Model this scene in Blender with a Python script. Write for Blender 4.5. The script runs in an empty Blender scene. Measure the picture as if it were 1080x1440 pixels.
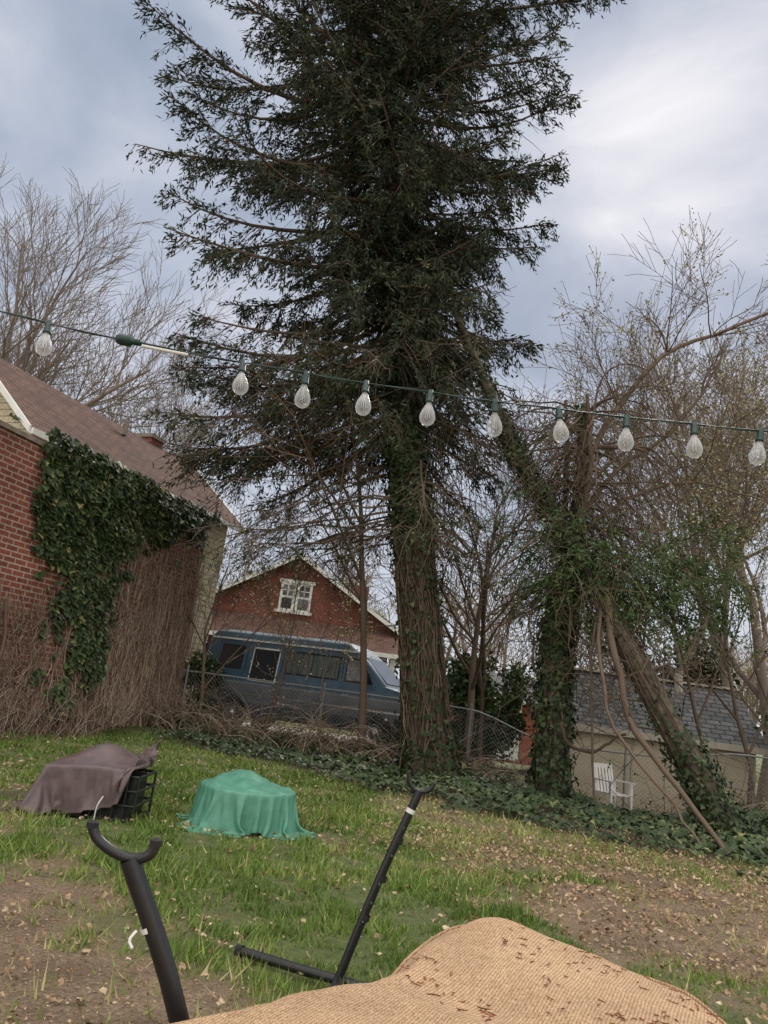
import bpy, bmesh, math, random
import numpy as np
from mathutils import Vector, Matrix, noise
R0=np.random.default_rng(7); random.seed(7)
scn=bpy.context.scene
COL=scn.collection
# ---------------------------------------------------------------- helpers
def sm(a,b,x):
    t=np.clip((np.asarray(x,float)-a)/(b-a),0,1); return t*t*(3-2*t)
def vn(x,y,s,seed=0):
    x=np.asarray(x,float)/s; y=np.asarray(y,float)/s
    ix=np.floor(x); iy=np.floor(y); fx=x-ix; fy=y-iy
    fx=fx*fx*(3-2*fx); fy=fy*fy*(3-2*fy)
    h=lambda a,b: np.mod(np.sin(a*127.1+b*311.7+seed*74.7)*43758.5453,1.0)
    return (h(ix,iy)*(1-fx)+h(ix+1,iy)*fx)*(1-fy)+(h(ix,iy+1)*(1-fx)+h(ix+1,iy+1)*fx)*fy
def unit(a): return a/(np.linalg.norm(a,axis=-1,keepdims=True)+1e-9)
def empty(name,loc=(0,0,0),rz=0):
    e=bpy.data.objects.new(name,None); COL.objects.link(e); e.location=loc; e.rotation_euler=(0,0,rz)
    e.empty_display_size=.2; return e
def mk(name,V,F,mats,var=None,uv=None,mi=None,smooth=False,parent=None):
    me=bpy.data.meshes.new(name)
    V=V.tolist() if hasattr(V,'tolist') else V
    F=F.tolist() if hasattr(F,'tolist') else F
    me.from_pydata(V,[],F)
    for m in (mats if isinstance(mats,(list,tuple)) else [mats]): me.materials.append(m)
    if var is not None:
        a=me.attributes.new('var','FLOAT','POINT'); a.data.foreach_set('value',np.asarray(var,np.float32))
    if mi is not None: me.polygons.foreach_set('material_index',np.asarray(mi,np.int32))
    if uv is not None:
        l=me.uv_layers.new(name='UVMap'); l.data.foreach_set('uv',np.asarray(uv,np.float32).ravel())
    if smooth: me.polygons.foreach_set('use_smooth',np.ones(len(me.polygons),bool))
    me.update()
    o=bpy.data.objects.new(name,me); COL.objects.link(o)
    if parent: o.parent=parent
    return o
class Tubes:
    def __init__(s): s.d={}
    def add(s,P,R,k=4,var=.5): s.d.setdefault((len(P),k),[]).append((P,R,var))
    def arrays(s):
        Vs=[];Fs=[];vs=[];off=0
        for (n,k),L in s.d.items():
            P=np.array([[tuple(q) for q in l[0]] for l in L],float); R=np.array([l[1] for l in L],float)
            va=np.array([l[2] for l in L],float); m=len(L)
            T=unit(np.gradient(P,axis=1)); mt=np.abs(T.mean(axis=1))
            ref=np.eye(3)[np.argmin(mt,axis=1)][:,None,:]
            N=unit(np.cross(T,np.broadcast_to(ref,T.shape))); B=np.cross(T,N)
            a=np.arange(k)*2*math.pi/k
            V=P[:,:,None,:]+R[:,:,None,None]*(np.cos(a)[None,None,:,None]*N[:,:,None,:]+np.sin(a)[None,None,:,None]*B[:,:,None,:])
            idx=np.arange(m*n*k).reshape(m,n,k)+off
            a0=idx[:,:-1,:]; a1=np.roll(a0,-1,axis=2); b0=idx[:,1:,:]; b1=np.roll(b0,-1,axis=2)
            Fs.append(np.stack([a0,a1,b1,b0],-1).reshape(-1,4)); Vs.append(V.reshape(-1,3)); vs.append(np.repeat(va,n*k)); off+=m*n*k
        return np.concatenate(Vs),np.concatenate(Fs),np.concatenate(vs)
    def build(s,name,mat,parent=None,smooth=True):
        V,F,v=s.arrays(); return mk(name,V,F,mat,var=v,smooth=smooth,parent=parent)
def line(p,q,n=2): 
    p=np.array(p,float);q=np.array(q,float); return [p+(q-p)*t for t in np.linspace(0,1,n)]
def spl(pts,n):
    pts=np.array(pts,float); m=len(pts); t=np.linspace(0,m-1,n); out=[]
    for x in t:
        i=min(int(x),m-2); f=x-i
        p0=pts[max(i-1,0)];p1=pts[i];p2=pts[i+1];p3=pts[min(i+2,m-1)]
        out.append(.5*((2*p1)+(-p0+p2)*f+(2*p0-5*p1+4*p2-p3)*f*f+(-p0+3*p1-3*p2+p3)*f**3))
    return np.array(out)
IVY=np.array([(0,0),(.5,.12),(.3,.45),(0,1),(-.3,.45),(-.5,.12)]); IVY[:,0]*=1.1
KITE=np.array([(0,0),(.5,.4),(0,1),(-.5,.4)])
def cards(C,U,W,shape,sx,sy):
    n=len(C); sx=np.broadcast_to(sx,(n,)); sy=np.broadcast_to(sy,(n,))
    V=C[:,None,:]+shape[None,:,0,None]*(U*sx[:,None])[:,None,:]+shape[None,:,1,None]*(W*sy[:,None])[:,None,:]
    k=len(shape); return V.reshape(-1,3),np.arange(n*k).reshape(n,k)
def frame(nrm,rng):
    r=unit(rng.normal(size=nrm.shape)); U=unit(np.cross(nrm,r)); W=np.cross(nrm,U); return U,W
class MB:
    def __init__(s): s.v=[];s.f=[];s.m=[];s.uv=[]
    def poly(s,pts,m=0,uvo=(0,0)):
        i=len(s.v); P=[Vector(p) for p in pts]; s.v+= [tuple(p) for p in P]; s.f.append(list(range(i,i+len(P)))); s.m.append(m)
        u=(P[1]-P[0]).normalized(); n=u.cross(P[-1]-P[0])
        if n.length<1e-9: n=u.cross(P[2]-P[0])
        w=n.normalized().cross(u)
        for p in P: s.uv.append(((p-P[0]).dot(u)+uvo[0],(p-P[0]).dot(w)+uvo[1]))
    def box(s,c,d,m=0,rz=0,M=None):
        cx,cy,cz=c; x,y,z=[q/2 for q in d]; co=math.cos(rz);si=math.sin(rz)
        P=[]
        for dz in(-z,z):
            for dx,dy in((-x,-y),(x,-y),(x,y),(-x,y)):
                p=Vector((cx+dx*co-dy*si,cy+dx*si+dy*co,cz+dz)); P.append(M@p if M else p)
        for q in((0,1,5,4),(1,2,6,5),(2,3,7,6),(3,0,4,7),(4,5,6,7),(3,2,1,0)): s.poly([P[a] for a in q],m)
    def slab(s,quad,th,m=0,dirv=(0,0,-1)):
        d=Vector(dirv)*th; A=[Vector(q) for q in quad]; B=[a+d for a in A]
        s.poly(A,m); s.poly(B[::-1],m)
        for i in range(len(A)): j=(i+1)%len(A); s.poly([B[i],B[j],A[j],A[i]],m)
    def lathe(s,prof,c,k=12,m=0,M=None):
        i0=len(s.v)
        for r,z in prof:
            for j in range(k):
                a=2*math.pi*j/k; p=Vector((c[0]+r*math.cos(a),c[1]+r*math.sin(a),c[2]+z)); s.v.append(tuple(M@p if M else p))
        for a in range(len(prof)-1):
            for j in range(k):
                q=[i0+a*k+j,i0+a*k+(j+1)%k,i0+(a+1)*k+(j+1)%k,i0+(a+1)*k+j]; s.f.append(q); s.m.append(m); s.uv+=[(0,0),(1,0),(1,1),(0,1)]
    def build(s,name,mats,parent=None,smooth=False,bevel=0):
        o=mk(name,s.v,s.f,mats,uv=s.uv,mi=s.m,smooth=smooth,parent=parent)
        if bevel:
            b=o.modifiers.new('bev','BEVEL'); b.width=bevel; b.segments=2; b.limit_method='ANGLE'
        return o
# ---------------------------------------------------------------- materials
def newmat(name):
    m=bpy.data.materials.new(name); m.use_nodes=True; nt=m.node_tree; return m,nt,nt.nodes['Principled BSDF']
def ramp(nt,stops,fac=None):
    r=nt.nodes.new('ShaderNodeValToRGB'); e=r.color_ramp.elements
    while len(e)<len(stops): e.new(.5)
    for i,(p,c) in enumerate(stops): e[i].position=p; e[i].color=(*c,1)
    if fac is not None: nt.links.new(fac,r.inputs[0])
    return r
def nz(nt,scale,detail=5,coord='Object',rough=.6,sc=None):
    tc=nt.nodes.new('ShaderNodeTexCoord'); n=nt.nodes.new('ShaderNodeTexNoise')
    n.inputs['Scale'].default_value=scale; n.inputs['Detail'].default_value=detail; n.inputs['Roughness'].default_value=rough
    src=tc.outputs[coord]
    if sc:
        mp=nt.nodes.new('ShaderNodeMapping'); mp.inputs['Scale'].default_value=sc; nt.links.new(src,mp.inputs[0]); src=mp.outputs[0]
    nt.links.new(src,n.inputs['Vector']); return n
def mul(nt,a,b):
    mx=nt.nodes.new('ShaderNodeMixRGB'); mx.blend_type='MULTIPLY'; mx.inputs[0].default_value=1
    nt.links.new(a,mx.inputs[1]); nt.links.new(b,mx.inputs[2]); return mx.outputs[0]
def bump(nt,bs,h,st=.5,dist=.02):
    b=nt.nodes.new('ShaderNodeBump'); b.inputs['Strength'].default_value=st; b.inputs['Distance'].default_value=dist
    nt.links.new(h,b.inputs['Height']); nt.links.new(b.outputs[0],bs.inputs['Normal'])
def simple(name,c1,c2=None,rough=.7,scale=8,bst=.3,bd=.01,metal=0,sc=None):
    m,nt,bs=newmat(name); c2=c2 or tuple(x*.6 for x in c1)
    n=nz(nt,scale,sc=sc); r=ramp(nt,[(.3,c2),(.7,c1)],n.outputs[0]); nt.links.new(r.outputs[0],bs.inputs['Base Color'])
    bs.inputs['Roughness'].default_value=rough; bs.inputs['Metallic'].default_value=metal
    if bst: bump(nt,bs,n.outputs[0],bst,bd)
    return m
def leafmat(name,stops,trans=.25,rough=.55,spec=.3):
    m,nt,bs=newmat(name); at=nt.nodes.new('ShaderNodeAttribute'); at.attribute_name='var'
    r=ramp(nt,stops,at.outputs['Fac']); nt.links.new(r.outputs[0],bs.inputs['Base Color']); bs.inputs['Roughness'].default_value=rough; bs.inputs['Specular IOR Level'].default_value=spec
    if trans>0:
        t=nt.nodes.new('ShaderNodeBsdfTranslucent'); nt.links.new(r.outputs[0],t.inputs[0])
        mx=nt.nodes.new('ShaderNodeMixShader'); mx.inputs[0].default_value=trans
        nt.links.new(bs.outputs[0],mx.inputs[1]); nt.links.new(t.outputs[0],mx.inputs[2]); nt.links.new(mx.outputs[0],nt.nodes['Material Output'].inputs[0])
    return m
def brickmat(name,c1,c2,mortar,bw=.21,bh=.075,ms=.009,stain=.5,bst=.6):
    m,nt,bs=newmat(name); tc=nt.nodes.new('ShaderNodeTexCoord'); b=nt.nodes.new('ShaderNodeTexBrick')
    b.inputs['Scale'].default_value=1; b.inputs['Brick Width'].default_value=bw; b.inputs['Row Height'].default_value=bh
    b.inputs['Mortar Size'].default_value=ms; b.inputs['Color1'].default_value=(*c1,1); b.inputs['Color2'].default_value=(*c2,1); b.inputs['Mortar'].default_value=(*mortar,1)
    b.inputs['Bias'].default_value=-.1
    nt.links.new(tc.outputs['UV'],b.inputs['Vector'])
    n=nz(nt,1.1,6,'UV'); r=ramp(nt,[(.3,(stain,)*3),(.7,(1.1,)*3)],n.outputs[0])
    n2=nz(nt,14,3,'UV'); r2=ramp(nt,[(.3,(.7,)*3),(.7,(1.15,)*3)],n2.outputs[0])
    nt.links.new(mul(nt,mul(nt,b.outputs['Color'],r.outputs[0]),r2.outputs[0]),bs.inputs['Base Color']); bs.inputs['Roughness'].default_value=.9
    iv=nt.nodes.new('ShaderNodeMath'); iv.operation='SUBTRACT'; iv.inputs[0].default_value=1; nt.links.new(b.outputs['Fac'],iv.inputs[1]); bump(nt,bs,iv.outputs[0],bst,.01)
    return m
M_brick=brickmat('brick_red',(.32,.09,.058),(.19,.052,.04),(.44,.34,.27),.25,.092,.013,.6)
M_brick2=brickmat('brick_house_brick',(.28,.07,.05),(.19,.048,.038),(.28,.17,.13))
M_shing=brickmat('shingle_brown',(.20,.105,.08),(.125,.066,.052),(.055,.03,.027),.3,.14,.012,.7)
M_shing2=brickmat('shingle_grey',(.20,.205,.21),(.12,.125,.13),(.04,.04,.045),.32,.16,.016,.75)
M_cream=brickmat('siding_cream',(.66,.59,.42),(.61,.55,.39),(.32,.28,.20),6,.14,.012,.8)
M_shedw=simple('shed_wall',(.60,.52,.38),(.48,.41,.30),.8,3,.1)
M_white=simple('white_paint',(.8,.8,.78),(.66,.66,.64),.5,5,.05)
M_copb=simple('coping_stone',(.30,.25,.21),(.16,.13,.11),.9,6)
M_bark=simple('spruce_bark',(.12,.09,.066),(.04,.03,.022),.95,5,.9,.04,sc=(3,3,.7))
M_bark2=simple('bare_bark',(.17,.135,.10),(.06,.045,.033),.95,6,.9,.03,sc=(3,3,.7))
M_twig=leafmat('twig_bark',[(0,(.06,.04,.03)),(.5,(.15,.11,.08)),(1,(.27,.2,.15))],0,.9)
M_twigf=leafmat('far_twig_bark',[(0,(.14,.11,.10)),(.5,(.24,.195,.165)),(1,(.34,.29,.24))],0,.9)
M_needle=leafmat('spruce_needles',[(0,(.018,.028,.018)),(.4,(.04,.056,.034)),(.75,(.075,.095,.055)),(1,(.14,.13,.075))],0,.75,.15)
M_needle2=leafmat('hemlock_needles',[(0,(.025,.042,.018)),(.5,(.06,.10,.035)),(1,(.14,.19,.065))],0,.65,.2)
M_ivy=leafmat('ivy_leaf',[(0,(.014,.026,.012)),(.5,(.044,.07,.028)),(.85,(.095,.135,.05)),(1,(.26,.24,.10))],0,.5,.3)
M_bud=leafmat('spring_buds',[(0,(.26,.17,.13)),(.5,(.38,.33,.17)),(1,(.48,.48,.22))],0,.6)
M_grass=leafmat('grass_blades',[(0,(.075,.125,.026)),(.4,(.145,.235,.045)),(.72,(.25,.345,.075)),(.88,(.42,.40,.16)),(1,(.56,.45,.26))],.2,.5)
M_dead=leafmat('dead_leaf',[(0,(.16,.09,.05)),(.5,(.40,.27,.165)),(1,(.64,.50,.35))],0,.8)
M_vine=leafmat('dry_vine',[(0,(.13,.075,.06)),(.5,(.31,.215,.165)),(1,(.52,.43,.35))],0,.9)
M_black=simple('black_powdercoat',(.016,.017,.019),(.010,.010,.012),.38,30,.1,.002)
M_steel=simple('galvanised_steel',(.28,.29,.29),(.18,.18,.185),.6,20,.1,metal=.3)
M_rust=simple('rusty_iron',(.09,.055,.04),(.02,.015,.013),.85,12,.5)
# ---------------------------------------------------------------- camera, sky, sun
cam=bpy.data.cameras.new('camera'); co=bpy.data.objects.new('camera',cam); COL.objects.link(co)
co.matrix_world=Matrix.Translation((0,0,1.3))@Matrix.Rotation(math.radians(90+13.67),4,'X')@Matrix.Rotation(math.radians(7.5),4,'Z')
cam.sensor_fit='VERTICAL'; cam.sensor_height=36; cam.lens=27; cam.clip_end=2000; cam.clip_start=.05; scn.camera=co
w=bpy.data.worlds.new('World'); scn.world=w; w.use_nodes=True; nt=w.node_tree; nt.nodes.clear()
S=Vector((.30,.88,.78)).normalized()
sky=nt.nodes.new('ShaderNodeTexSky'); sky.sky_type='NISHITA'; sky.sun_disc=False; sky.sun_elevation=math.asin(S.z); sky.sun_rotation=math.atan2(S.x,S.y)
bg1=nt.nodes.new('ShaderNodeBackground'); bg1.inputs[1].default_value=.07; nt.links.new(sky.outputs[0],bg1.inputs[0])
tc=nt.nodes.new('ShaderNodeTexCoord'); mp=nt.nodes.new('ShaderNodeMapping'); mp.inputs['Scale'].default_value=(1,1,1.7); mp.inputs['Location'].default_value=(.35,.2,.1)
nt.links.new(tc.outputs['Generated'],mp.inputs[0])
n1=nt.nodes.new('ShaderNodeTexNoise'); n1.inputs['Scale'].default_value=4.2; n1.inputs['Detail'].default_value=6; n1.inputs['Roughness'].default_value=.5; n1.inputs['Distortion'].default_value=.4
nt.links.new(mp.outputs[0],n1.inputs['Vector'])
S2=Vector((.285,.846,.753)).normalized()
dp=nt.nodes.new('ShaderNodeVectorMath'); dp.operation='DOT_PRODUCT'; dp.inputs[1].default_value=S2; nt.links.new(tc.outputs['Generated'],dp.inputs[0])
mr=nt.nodes.new('ShaderNodeMapRange'); mr.inputs[1].default_value=.985; mr.inputs[2].default_value=1; mr.inputs[3].default_value=0; mr.inputs[4].default_value=.22; nt.links.new(dp.outputs['Value'],mr.inputs[0])
ad=nt.nodes.new('ShaderNodeMath'); ad.operation='ADD'; nt.links.new(n1.outputs[0],ad.inputs[0]); nt.links.new(mr.outputs[0],ad.inputs[1])
cr=ramp(nt,[(.33,(.36,.42,.54)),(.45,(.44,.50,.62)),(.55,(.54,.59,.70)),(.67,(.68,.70,.79)),(.85,(.93,.93,.97))],ad.outputs[0])
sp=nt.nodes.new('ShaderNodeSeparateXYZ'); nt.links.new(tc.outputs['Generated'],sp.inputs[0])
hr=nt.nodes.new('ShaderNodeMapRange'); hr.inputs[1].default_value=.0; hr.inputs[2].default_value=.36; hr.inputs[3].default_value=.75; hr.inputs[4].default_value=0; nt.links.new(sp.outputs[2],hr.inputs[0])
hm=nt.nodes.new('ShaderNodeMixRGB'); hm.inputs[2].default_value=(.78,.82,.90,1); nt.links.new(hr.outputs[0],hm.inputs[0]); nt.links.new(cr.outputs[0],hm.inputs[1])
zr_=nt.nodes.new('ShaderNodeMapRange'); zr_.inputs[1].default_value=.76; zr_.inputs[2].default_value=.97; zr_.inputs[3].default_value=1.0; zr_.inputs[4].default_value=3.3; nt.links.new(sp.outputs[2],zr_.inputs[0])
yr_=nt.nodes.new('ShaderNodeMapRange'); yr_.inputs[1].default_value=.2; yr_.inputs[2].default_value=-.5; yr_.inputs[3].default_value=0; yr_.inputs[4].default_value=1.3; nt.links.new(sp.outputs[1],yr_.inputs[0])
sa=nt.nodes.new('ShaderNodeMath'); sa.operation='ADD'; nt.links.new(zr_.outputs[0],sa.inputs[0]); nt.links.new(yr_.outputs[0],sa.inputs[1])  # added foreground fill: sky brightened overhead and behind the camera, out of view
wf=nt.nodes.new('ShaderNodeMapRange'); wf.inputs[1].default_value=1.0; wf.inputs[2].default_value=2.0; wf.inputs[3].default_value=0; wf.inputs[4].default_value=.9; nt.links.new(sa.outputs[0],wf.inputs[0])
hw2=nt.nodes.new('ShaderNodeMixRGB'); hw2.inputs[2].default_value=(.72,.68,.61,1); nt.links.new(wf.outputs[0],hw2.inputs[0]); nt.links.new(hm.outputs[0],hw2.inputs[1])  # warm tint on the added out-of-view sky fill
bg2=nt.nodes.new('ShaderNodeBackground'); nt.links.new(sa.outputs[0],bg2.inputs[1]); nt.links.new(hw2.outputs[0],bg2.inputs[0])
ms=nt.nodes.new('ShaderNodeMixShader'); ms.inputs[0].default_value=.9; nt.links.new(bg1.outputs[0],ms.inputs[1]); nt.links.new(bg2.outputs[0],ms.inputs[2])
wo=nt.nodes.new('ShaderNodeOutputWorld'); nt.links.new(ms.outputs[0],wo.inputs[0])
sl=bpy.data.lights.new('sun','SUN'); sl.energy=1.5; sl.angle=math.radians(18); sl.color=(1,.94,.85); so=bpy.data.objects.new('sun',sl); COL.objects.link(so)
so.rotation_euler=(-S).to_track_quat('-Z','Y').to_euler(); so.location=(5,20,30)
scn.view_settings.view_transform='Standard'; scn.view_settings.look='None'; scn.view_settings.exposure=0
# ---------------------------------------------------------------- ground
def gh(x,y):
    x=np.asarray(x,float); y=np.asarray(y,float)
    l=.22*sm(14.3,16.8,y); r=-.25*sm(13.4,14.9,y)*sm(7.5,6,x)-.30*sm(15.6,16.9,y); ww=sm(2.2,4.2,x)
    return l*(1-ww)+r*ww+(.05*(vn(x,y,1.3,1)-.5)+.03*(vn(x,y,.4,2)-.5))*(1-sm(14,16.5,y))
def yb(x): return np.interp(x,[-8,-4.3,-2.7,-.5,.73,2,3.1,4.1,6,9,14],[17,16.3,15.3,13.3,12,10.8,9.9,9.3,8.8,8.5,8])
def ivym(x,y): return sm(-.5,.5,y-yb(x)+(vn(x,y,.7,5)-.5)*1.6)
def dirtm(x,y):
    n=(vn(x,y,.6,3)-.5)*1.3+(vn(x,y,.2,4)-.5)*.7
    a=sm(.3,-.4,x+.45+(y-3.4)*.45+n*.9)*sm(6.1,5.3,y+n)
    b=sm(-.3,.3,x-1.6+n)*sm(4.5,5.1,y+n*.6)*sm(8.3,7.3,y+n)
    c=.62*sm(-.4,.4,x-.8+n)*sm(6.6,7.5,y+n)*sm(0,.6,yb(x)-y+.8)
    d=.65*sm(.58,.76,vn(x,y,.9,31)*.6+vn(x,y,.3,32)*.4)
    return np.clip(np.maximum(np.maximum(np.maximum(a,b),c),d),0,1)
xs=np.concatenate([[-600,-250,-120,-60,-35,-22,-16],np.arange(-12,14.01,.1),[18,26,40,70,130,260,600]])
ys=np.concatenate([[-300,-100,-30,-10,-4],np.arange(-1,22.01,.1),[25,30,40,60,100,200,400,900]])
X,Y=np.meshgrid(xs,ys); Z=gh(X,Y); nx=len(xs); ny=len(ys)
V=np.stack([X,Y,Z],-1).reshape(-1,3); idx=np.arange(nx*ny).reshape(ny,nx)
F=np.stack([idx[:-1,:-1],idx[:-1,1:],idx[1:,1:],idx[1:,:-1]],-1).reshape(-1,4)
m,nt,bs=newmat('ground_soil_grass')
ad_=nt.nodes.new('ShaderNodeAttribute'); ad_.attribute_name='dirt'; ai=nt.nodes.new('ShaderNodeAttribute'); ai.attribute_name='ivy'
na=nz(nt,9,8,rough=.7); nb=nz(nt,45,8,rough=.75); nc=nz(nt,2.2,6)
g=ramp(nt,[(.3,(.08,.09,.03)),(.5,(.13,.17,.05)),(.7,(.25,.225,.11))],na.outputs[0])
d=ramp(nt,[(.30,(.11,.072,.045)),(.44,(.25,.18,.12)),(.56,(.36,.27,.19)),(.68,(.55,.44,.32))],nb.outputs[0])
d2=ramp(nt,[(.3,(.62,.57,.50)),(.5,(.95,.92,.88)),(.7,(1.2,1.15,1.06))],nc.outputs[0])
ma=nt.nodes.new('ShaderNodeMixRGB'); nt.links.new(ad_.outputs['Fac'],ma.inputs[0]); nt.links.new(g.outputs[0],ma.inputs[1]); nt.links.new(mul(nt,d.outputs[0],d2.outputs[0]),ma.inputs[2])
iv=ramp(nt,[(.3,(.03,.025,.016)),(.7,(.13,.10,.065))],nb.outputs[0])
mb=nt.nodes.new('ShaderNodeMixRGB'); nt.links.new(ai.outputs['Fac'],mb.inputs[0]); nt.links.new(ma.outputs[0],mb.inputs[1]); nt.links.new(iv.outputs[0],mb.inputs[2])
nt.links.new(mb.outputs[0],bs.inputs['Base Color']); bs.inputs['Roughness'].default_value=.95; bump(nt,bs,nb.outputs[0],.9,.04)
go=mk('ground',V,F,m,smooth=True)
for nm,arr in(('dirt',dirtm(X,Y)),('ivy',ivym(X,Y)*sm(18,17,Y))):
    a=go.data.attributes.new(nm,'FLOAT','POINT'); a.data.foreach_set('value',np.asarray(arr,np.float32).ravel())
mb_=MB(); mb_.poly([(-3.7,17.55,.226),(2.2,17.2,.226),(2.2,22.5,.226),(-3.7,22.5,.226)]); mb_.build('driveway',simple('gravel',(.5,.47,.43),(.3,.28,.25),.95,40,.8,.02))
# grass
N=200000
y=1.9+13.5*R0.random(N)**1.25; x=(R0.random(N)*2-1)*(.62*y+.8)
cl=.4*vn(x,y,.55,8)+.6*vn(x,y,.16,9); den=(1-dirtm(x,y)*.93)*(1-ivym(x,y)*.93)
k=(R0.random(N)<den*np.clip(cl*2.8-.6,0.05,1))&(x>-5.9+(y-11.5)*.33); x=x[k];y=y[k];cl=cl[k]; n=len(x)
h=(.02+.12*cl**1.6)*R0.uniform(.4,1.35,n); a=R0.uniform(0,6.283,n); wd=.0022+.0011*y
C=np.stack([x,y,gh(x,y)-.005],-1); U=np.stack([np.cos(a),np.sin(a),0*a],-1)
ln=R0.normal(size=(n,2))*.5; W=np.stack([ln[:,0],ln[:,1],np.ones(n)],-1)
TRI=np.array([(-.5,0),(.5,0),(.25,.6),(.35,1.0)]) 
vv=.0+.46*vn(x,y,1.3,10)+.32*vn(x,y,.35,11)+R0.normal(size=n)*.16+.3*dirtm(x,y)+(R0.random(n)<.08)*.4
V,F=cards(C,U,W,TRI,wd*2,h); mk('grass',V,F,M_grass,var=np.repeat(np.clip(vv,0,1),4))
# fallen leaves
N=80000; y=2.0+13.5*R0.random(N)**1.1; x=(R0.random(N)*2-1)*(.62*y+.8)
d3=np.exp(-(((x-2.1)/1.8)**2+((y-8.4)/1.5)**2)); cl=vn(x,y,.6,41)*vn(x,y,.22,42)*2.6
pr=(.06+.32*dirtm(x,y)*sm(.5,1.5,x)+1.1*d3+.28*ivym(x,y)*(y<13)+.12*(y>7))*cl+.04*dirtm(x,y)
k=R0.random(N)<pr; x=x[k];y=y[k];n=len(x)
nr=unit(np.stack([R0.normal(size=n)*.5,R0.normal(size=n)*.5,np.ones(n)],-1)); U,W=frame(nr,R0)
LEAF=np.array([(0,0),(.4,.25),(.3,.5),(.45,.75),(0,1),(-.4,.7),(-.25,.45),(-.4,.2)])
s=R0.uniform(.018,.05,n); V,F=cards(np.stack([x,y,gh(x,y)+R0.uniform(.008,.045,n)],-1),U,W,LEAF,s*.7,s)
V=V+R0.normal(size=V.shape)*.0035
mk('fallen_leaves',V,F,M_dead,var=np.repeat(np.clip(R0.normal(size=n)*.28+.45,0,1),8))
N=40000; y=1.9+7*R0.random(N); x=(R0.random(N)*2-1)*(.62*y+.8); k=R0.random(N)<dirtm(x,y); x=x[k];y=y[k];n=len(x)
nr=unit(np.stack([R0.normal(size=n)*.6,R0.normal(size=n)*.6,np.ones(n)],-1)); U,W=frame(nr,R0); s=R0.uniform(.004,.018,n); V,F=cards(np.stack([x,y,gh(x,y)+.004],-1),U,W,KITE,s*R0.uniform(.2,1,n),s*1.4); mk('soil_chips',V,F,M_dead,var=np.repeat(R0.random(n)*.75,4))
# ground ivy
N=90000; x=R0.uniform(-5,11,N); y=R0.uniform(8,17.2,N); k=(R0.random(N)<ivym(x,y)*(.12+1.0*vn(x,y,.6,12)*(.4+.6*vn(x,y,.2,16))*1.3))&(np.abs(x)<.65*y+1)&(x>-4.4); x=x[k];y=y[k];n=len(x)
hh=.02+(.26*vn(x,y,.7,13)*vn(x,y,.25,14)*ivym(x,y)+R0.random(n)*.05)*(1-.7*sm(3.8,4.4,x)*sm(5.8,5.4,x)*sm(12,13,y))
nr=unit(np.stack([R0.normal(size=n)*.5,R0.normal(size=n)*.5-.3,np.ones(n)],-1)); U,W=frame(nr,R0); s=R0.uniform(.05,.10,n)
V,F=cards(np.stack([x,y,gh(x,y)+hh],-1),U,W,IVY,s,s); mk('ground_ivy',V,F,M_ivy,var=np.repeat(np.clip(R0.normal(size=n)*.2+.52+.35*(vn(x,y,1.2,15)-.5),0,1),6))
# ---------------------------------------------------------------- brick garage
C1=Vector((-4,17.5,0)); dv=Vector((-.316,-.949,0)).normalized(); nv=Vector((-.949,.316,0)).normalized()
def gw(s,t,z): return tuple(C1+dv*s+nv*t+Vector((0,0,z)))
e=empty('brick_garage'); b=MB(); H=4.62
b.poly([gw(13,0,-.2),gw(0,0,-.2),gw(0,0,H),gw(13,0,H)],0); b.poly([gw(0,0,-.2),gw(0,2.6,-.2),gw(0,2.6,H),gw(0,0,H)],0)
b.poly([gw(0,2.6,-.2),gw(13,2.6,-.2),gw(13,2.6,H),gw(0,2.6,H)],0); b.poly([gw(13,2.6,-.2),gw(13,0,-.2),gw(13,0,H),gw(13,2.6,H)],0)
b.build('walls',M_brick,e)
b=MB(); b.slab([gw(13.05,-.05,H+.08),gw(-.05,-.05,H+.08),gw(-.05,2.65,H+.08),gw(13.05,2.65,H+.08)],.078,0); b.build('coping',M_copb,e)
N=60000; s_=R0.uniform(-.15,7.5,N); z=R0.uniform(.3,4.95,N); nn=vn(s_,z,.5,20)-.5+(vn(s_,z,.15,21)-.5)*.8
top=sm(.0,.45,z-np.interp(s_,[0,1.8,2.6,4,5.2,5.5,5.9],[4.3,4.0,3.3,2.9,3.2,4.2,5.4])+nn*1.2)
cw=np.interp(z,[.3,1,2,3,4],[.32,.45,.5,.65,.9]); cc=np.interp(z,[.3,2,4],[3.6,3.85,4.1])
colm=sm(.15,-.15,np.abs(s_-cc)-cw+nn*1.2)*.62
k=R0.random(N)<np.maximum(top,colm)*(.35+.75*vn(s_,z,.3,22)); s_=s_[k];z=z[k];n=len(s_)
off=.04+.32*vn(s_,z,.45,23)*np.clip(np.maximum(sm(3,4.3,z),.3),0,1)*R0.random(n)**.4
base=np.array([C1.x,C1.y,0])+np.outer(s_,np.array(dv))-np.outer(off,np.array(nv))+np.outer(z,[0,0,1])
nr=unit(-np.array(nv)[None]*1.0+np.array([0,0,.5])+R0.normal(size=(n,3))*.4)
dn=np.array([0,0,-1.])[None]+R0.normal(size=(n,3))*.5; W=unit(dn-nr*(dn*nr).sum(-1,keepdims=True)); U=np.cross(nr,W); s=R0.uniform(.06,.15,n)
V,F=cards(base,U,W,IVY,s,s); iv_e=empty('wall_ivy'); mk('leaves',V,F,M_ivy,var=np.repeat(np.clip(R0.normal(size=n)*.24+.52,0,1),6),parent=iv_e)
T=Tubes()
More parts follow.
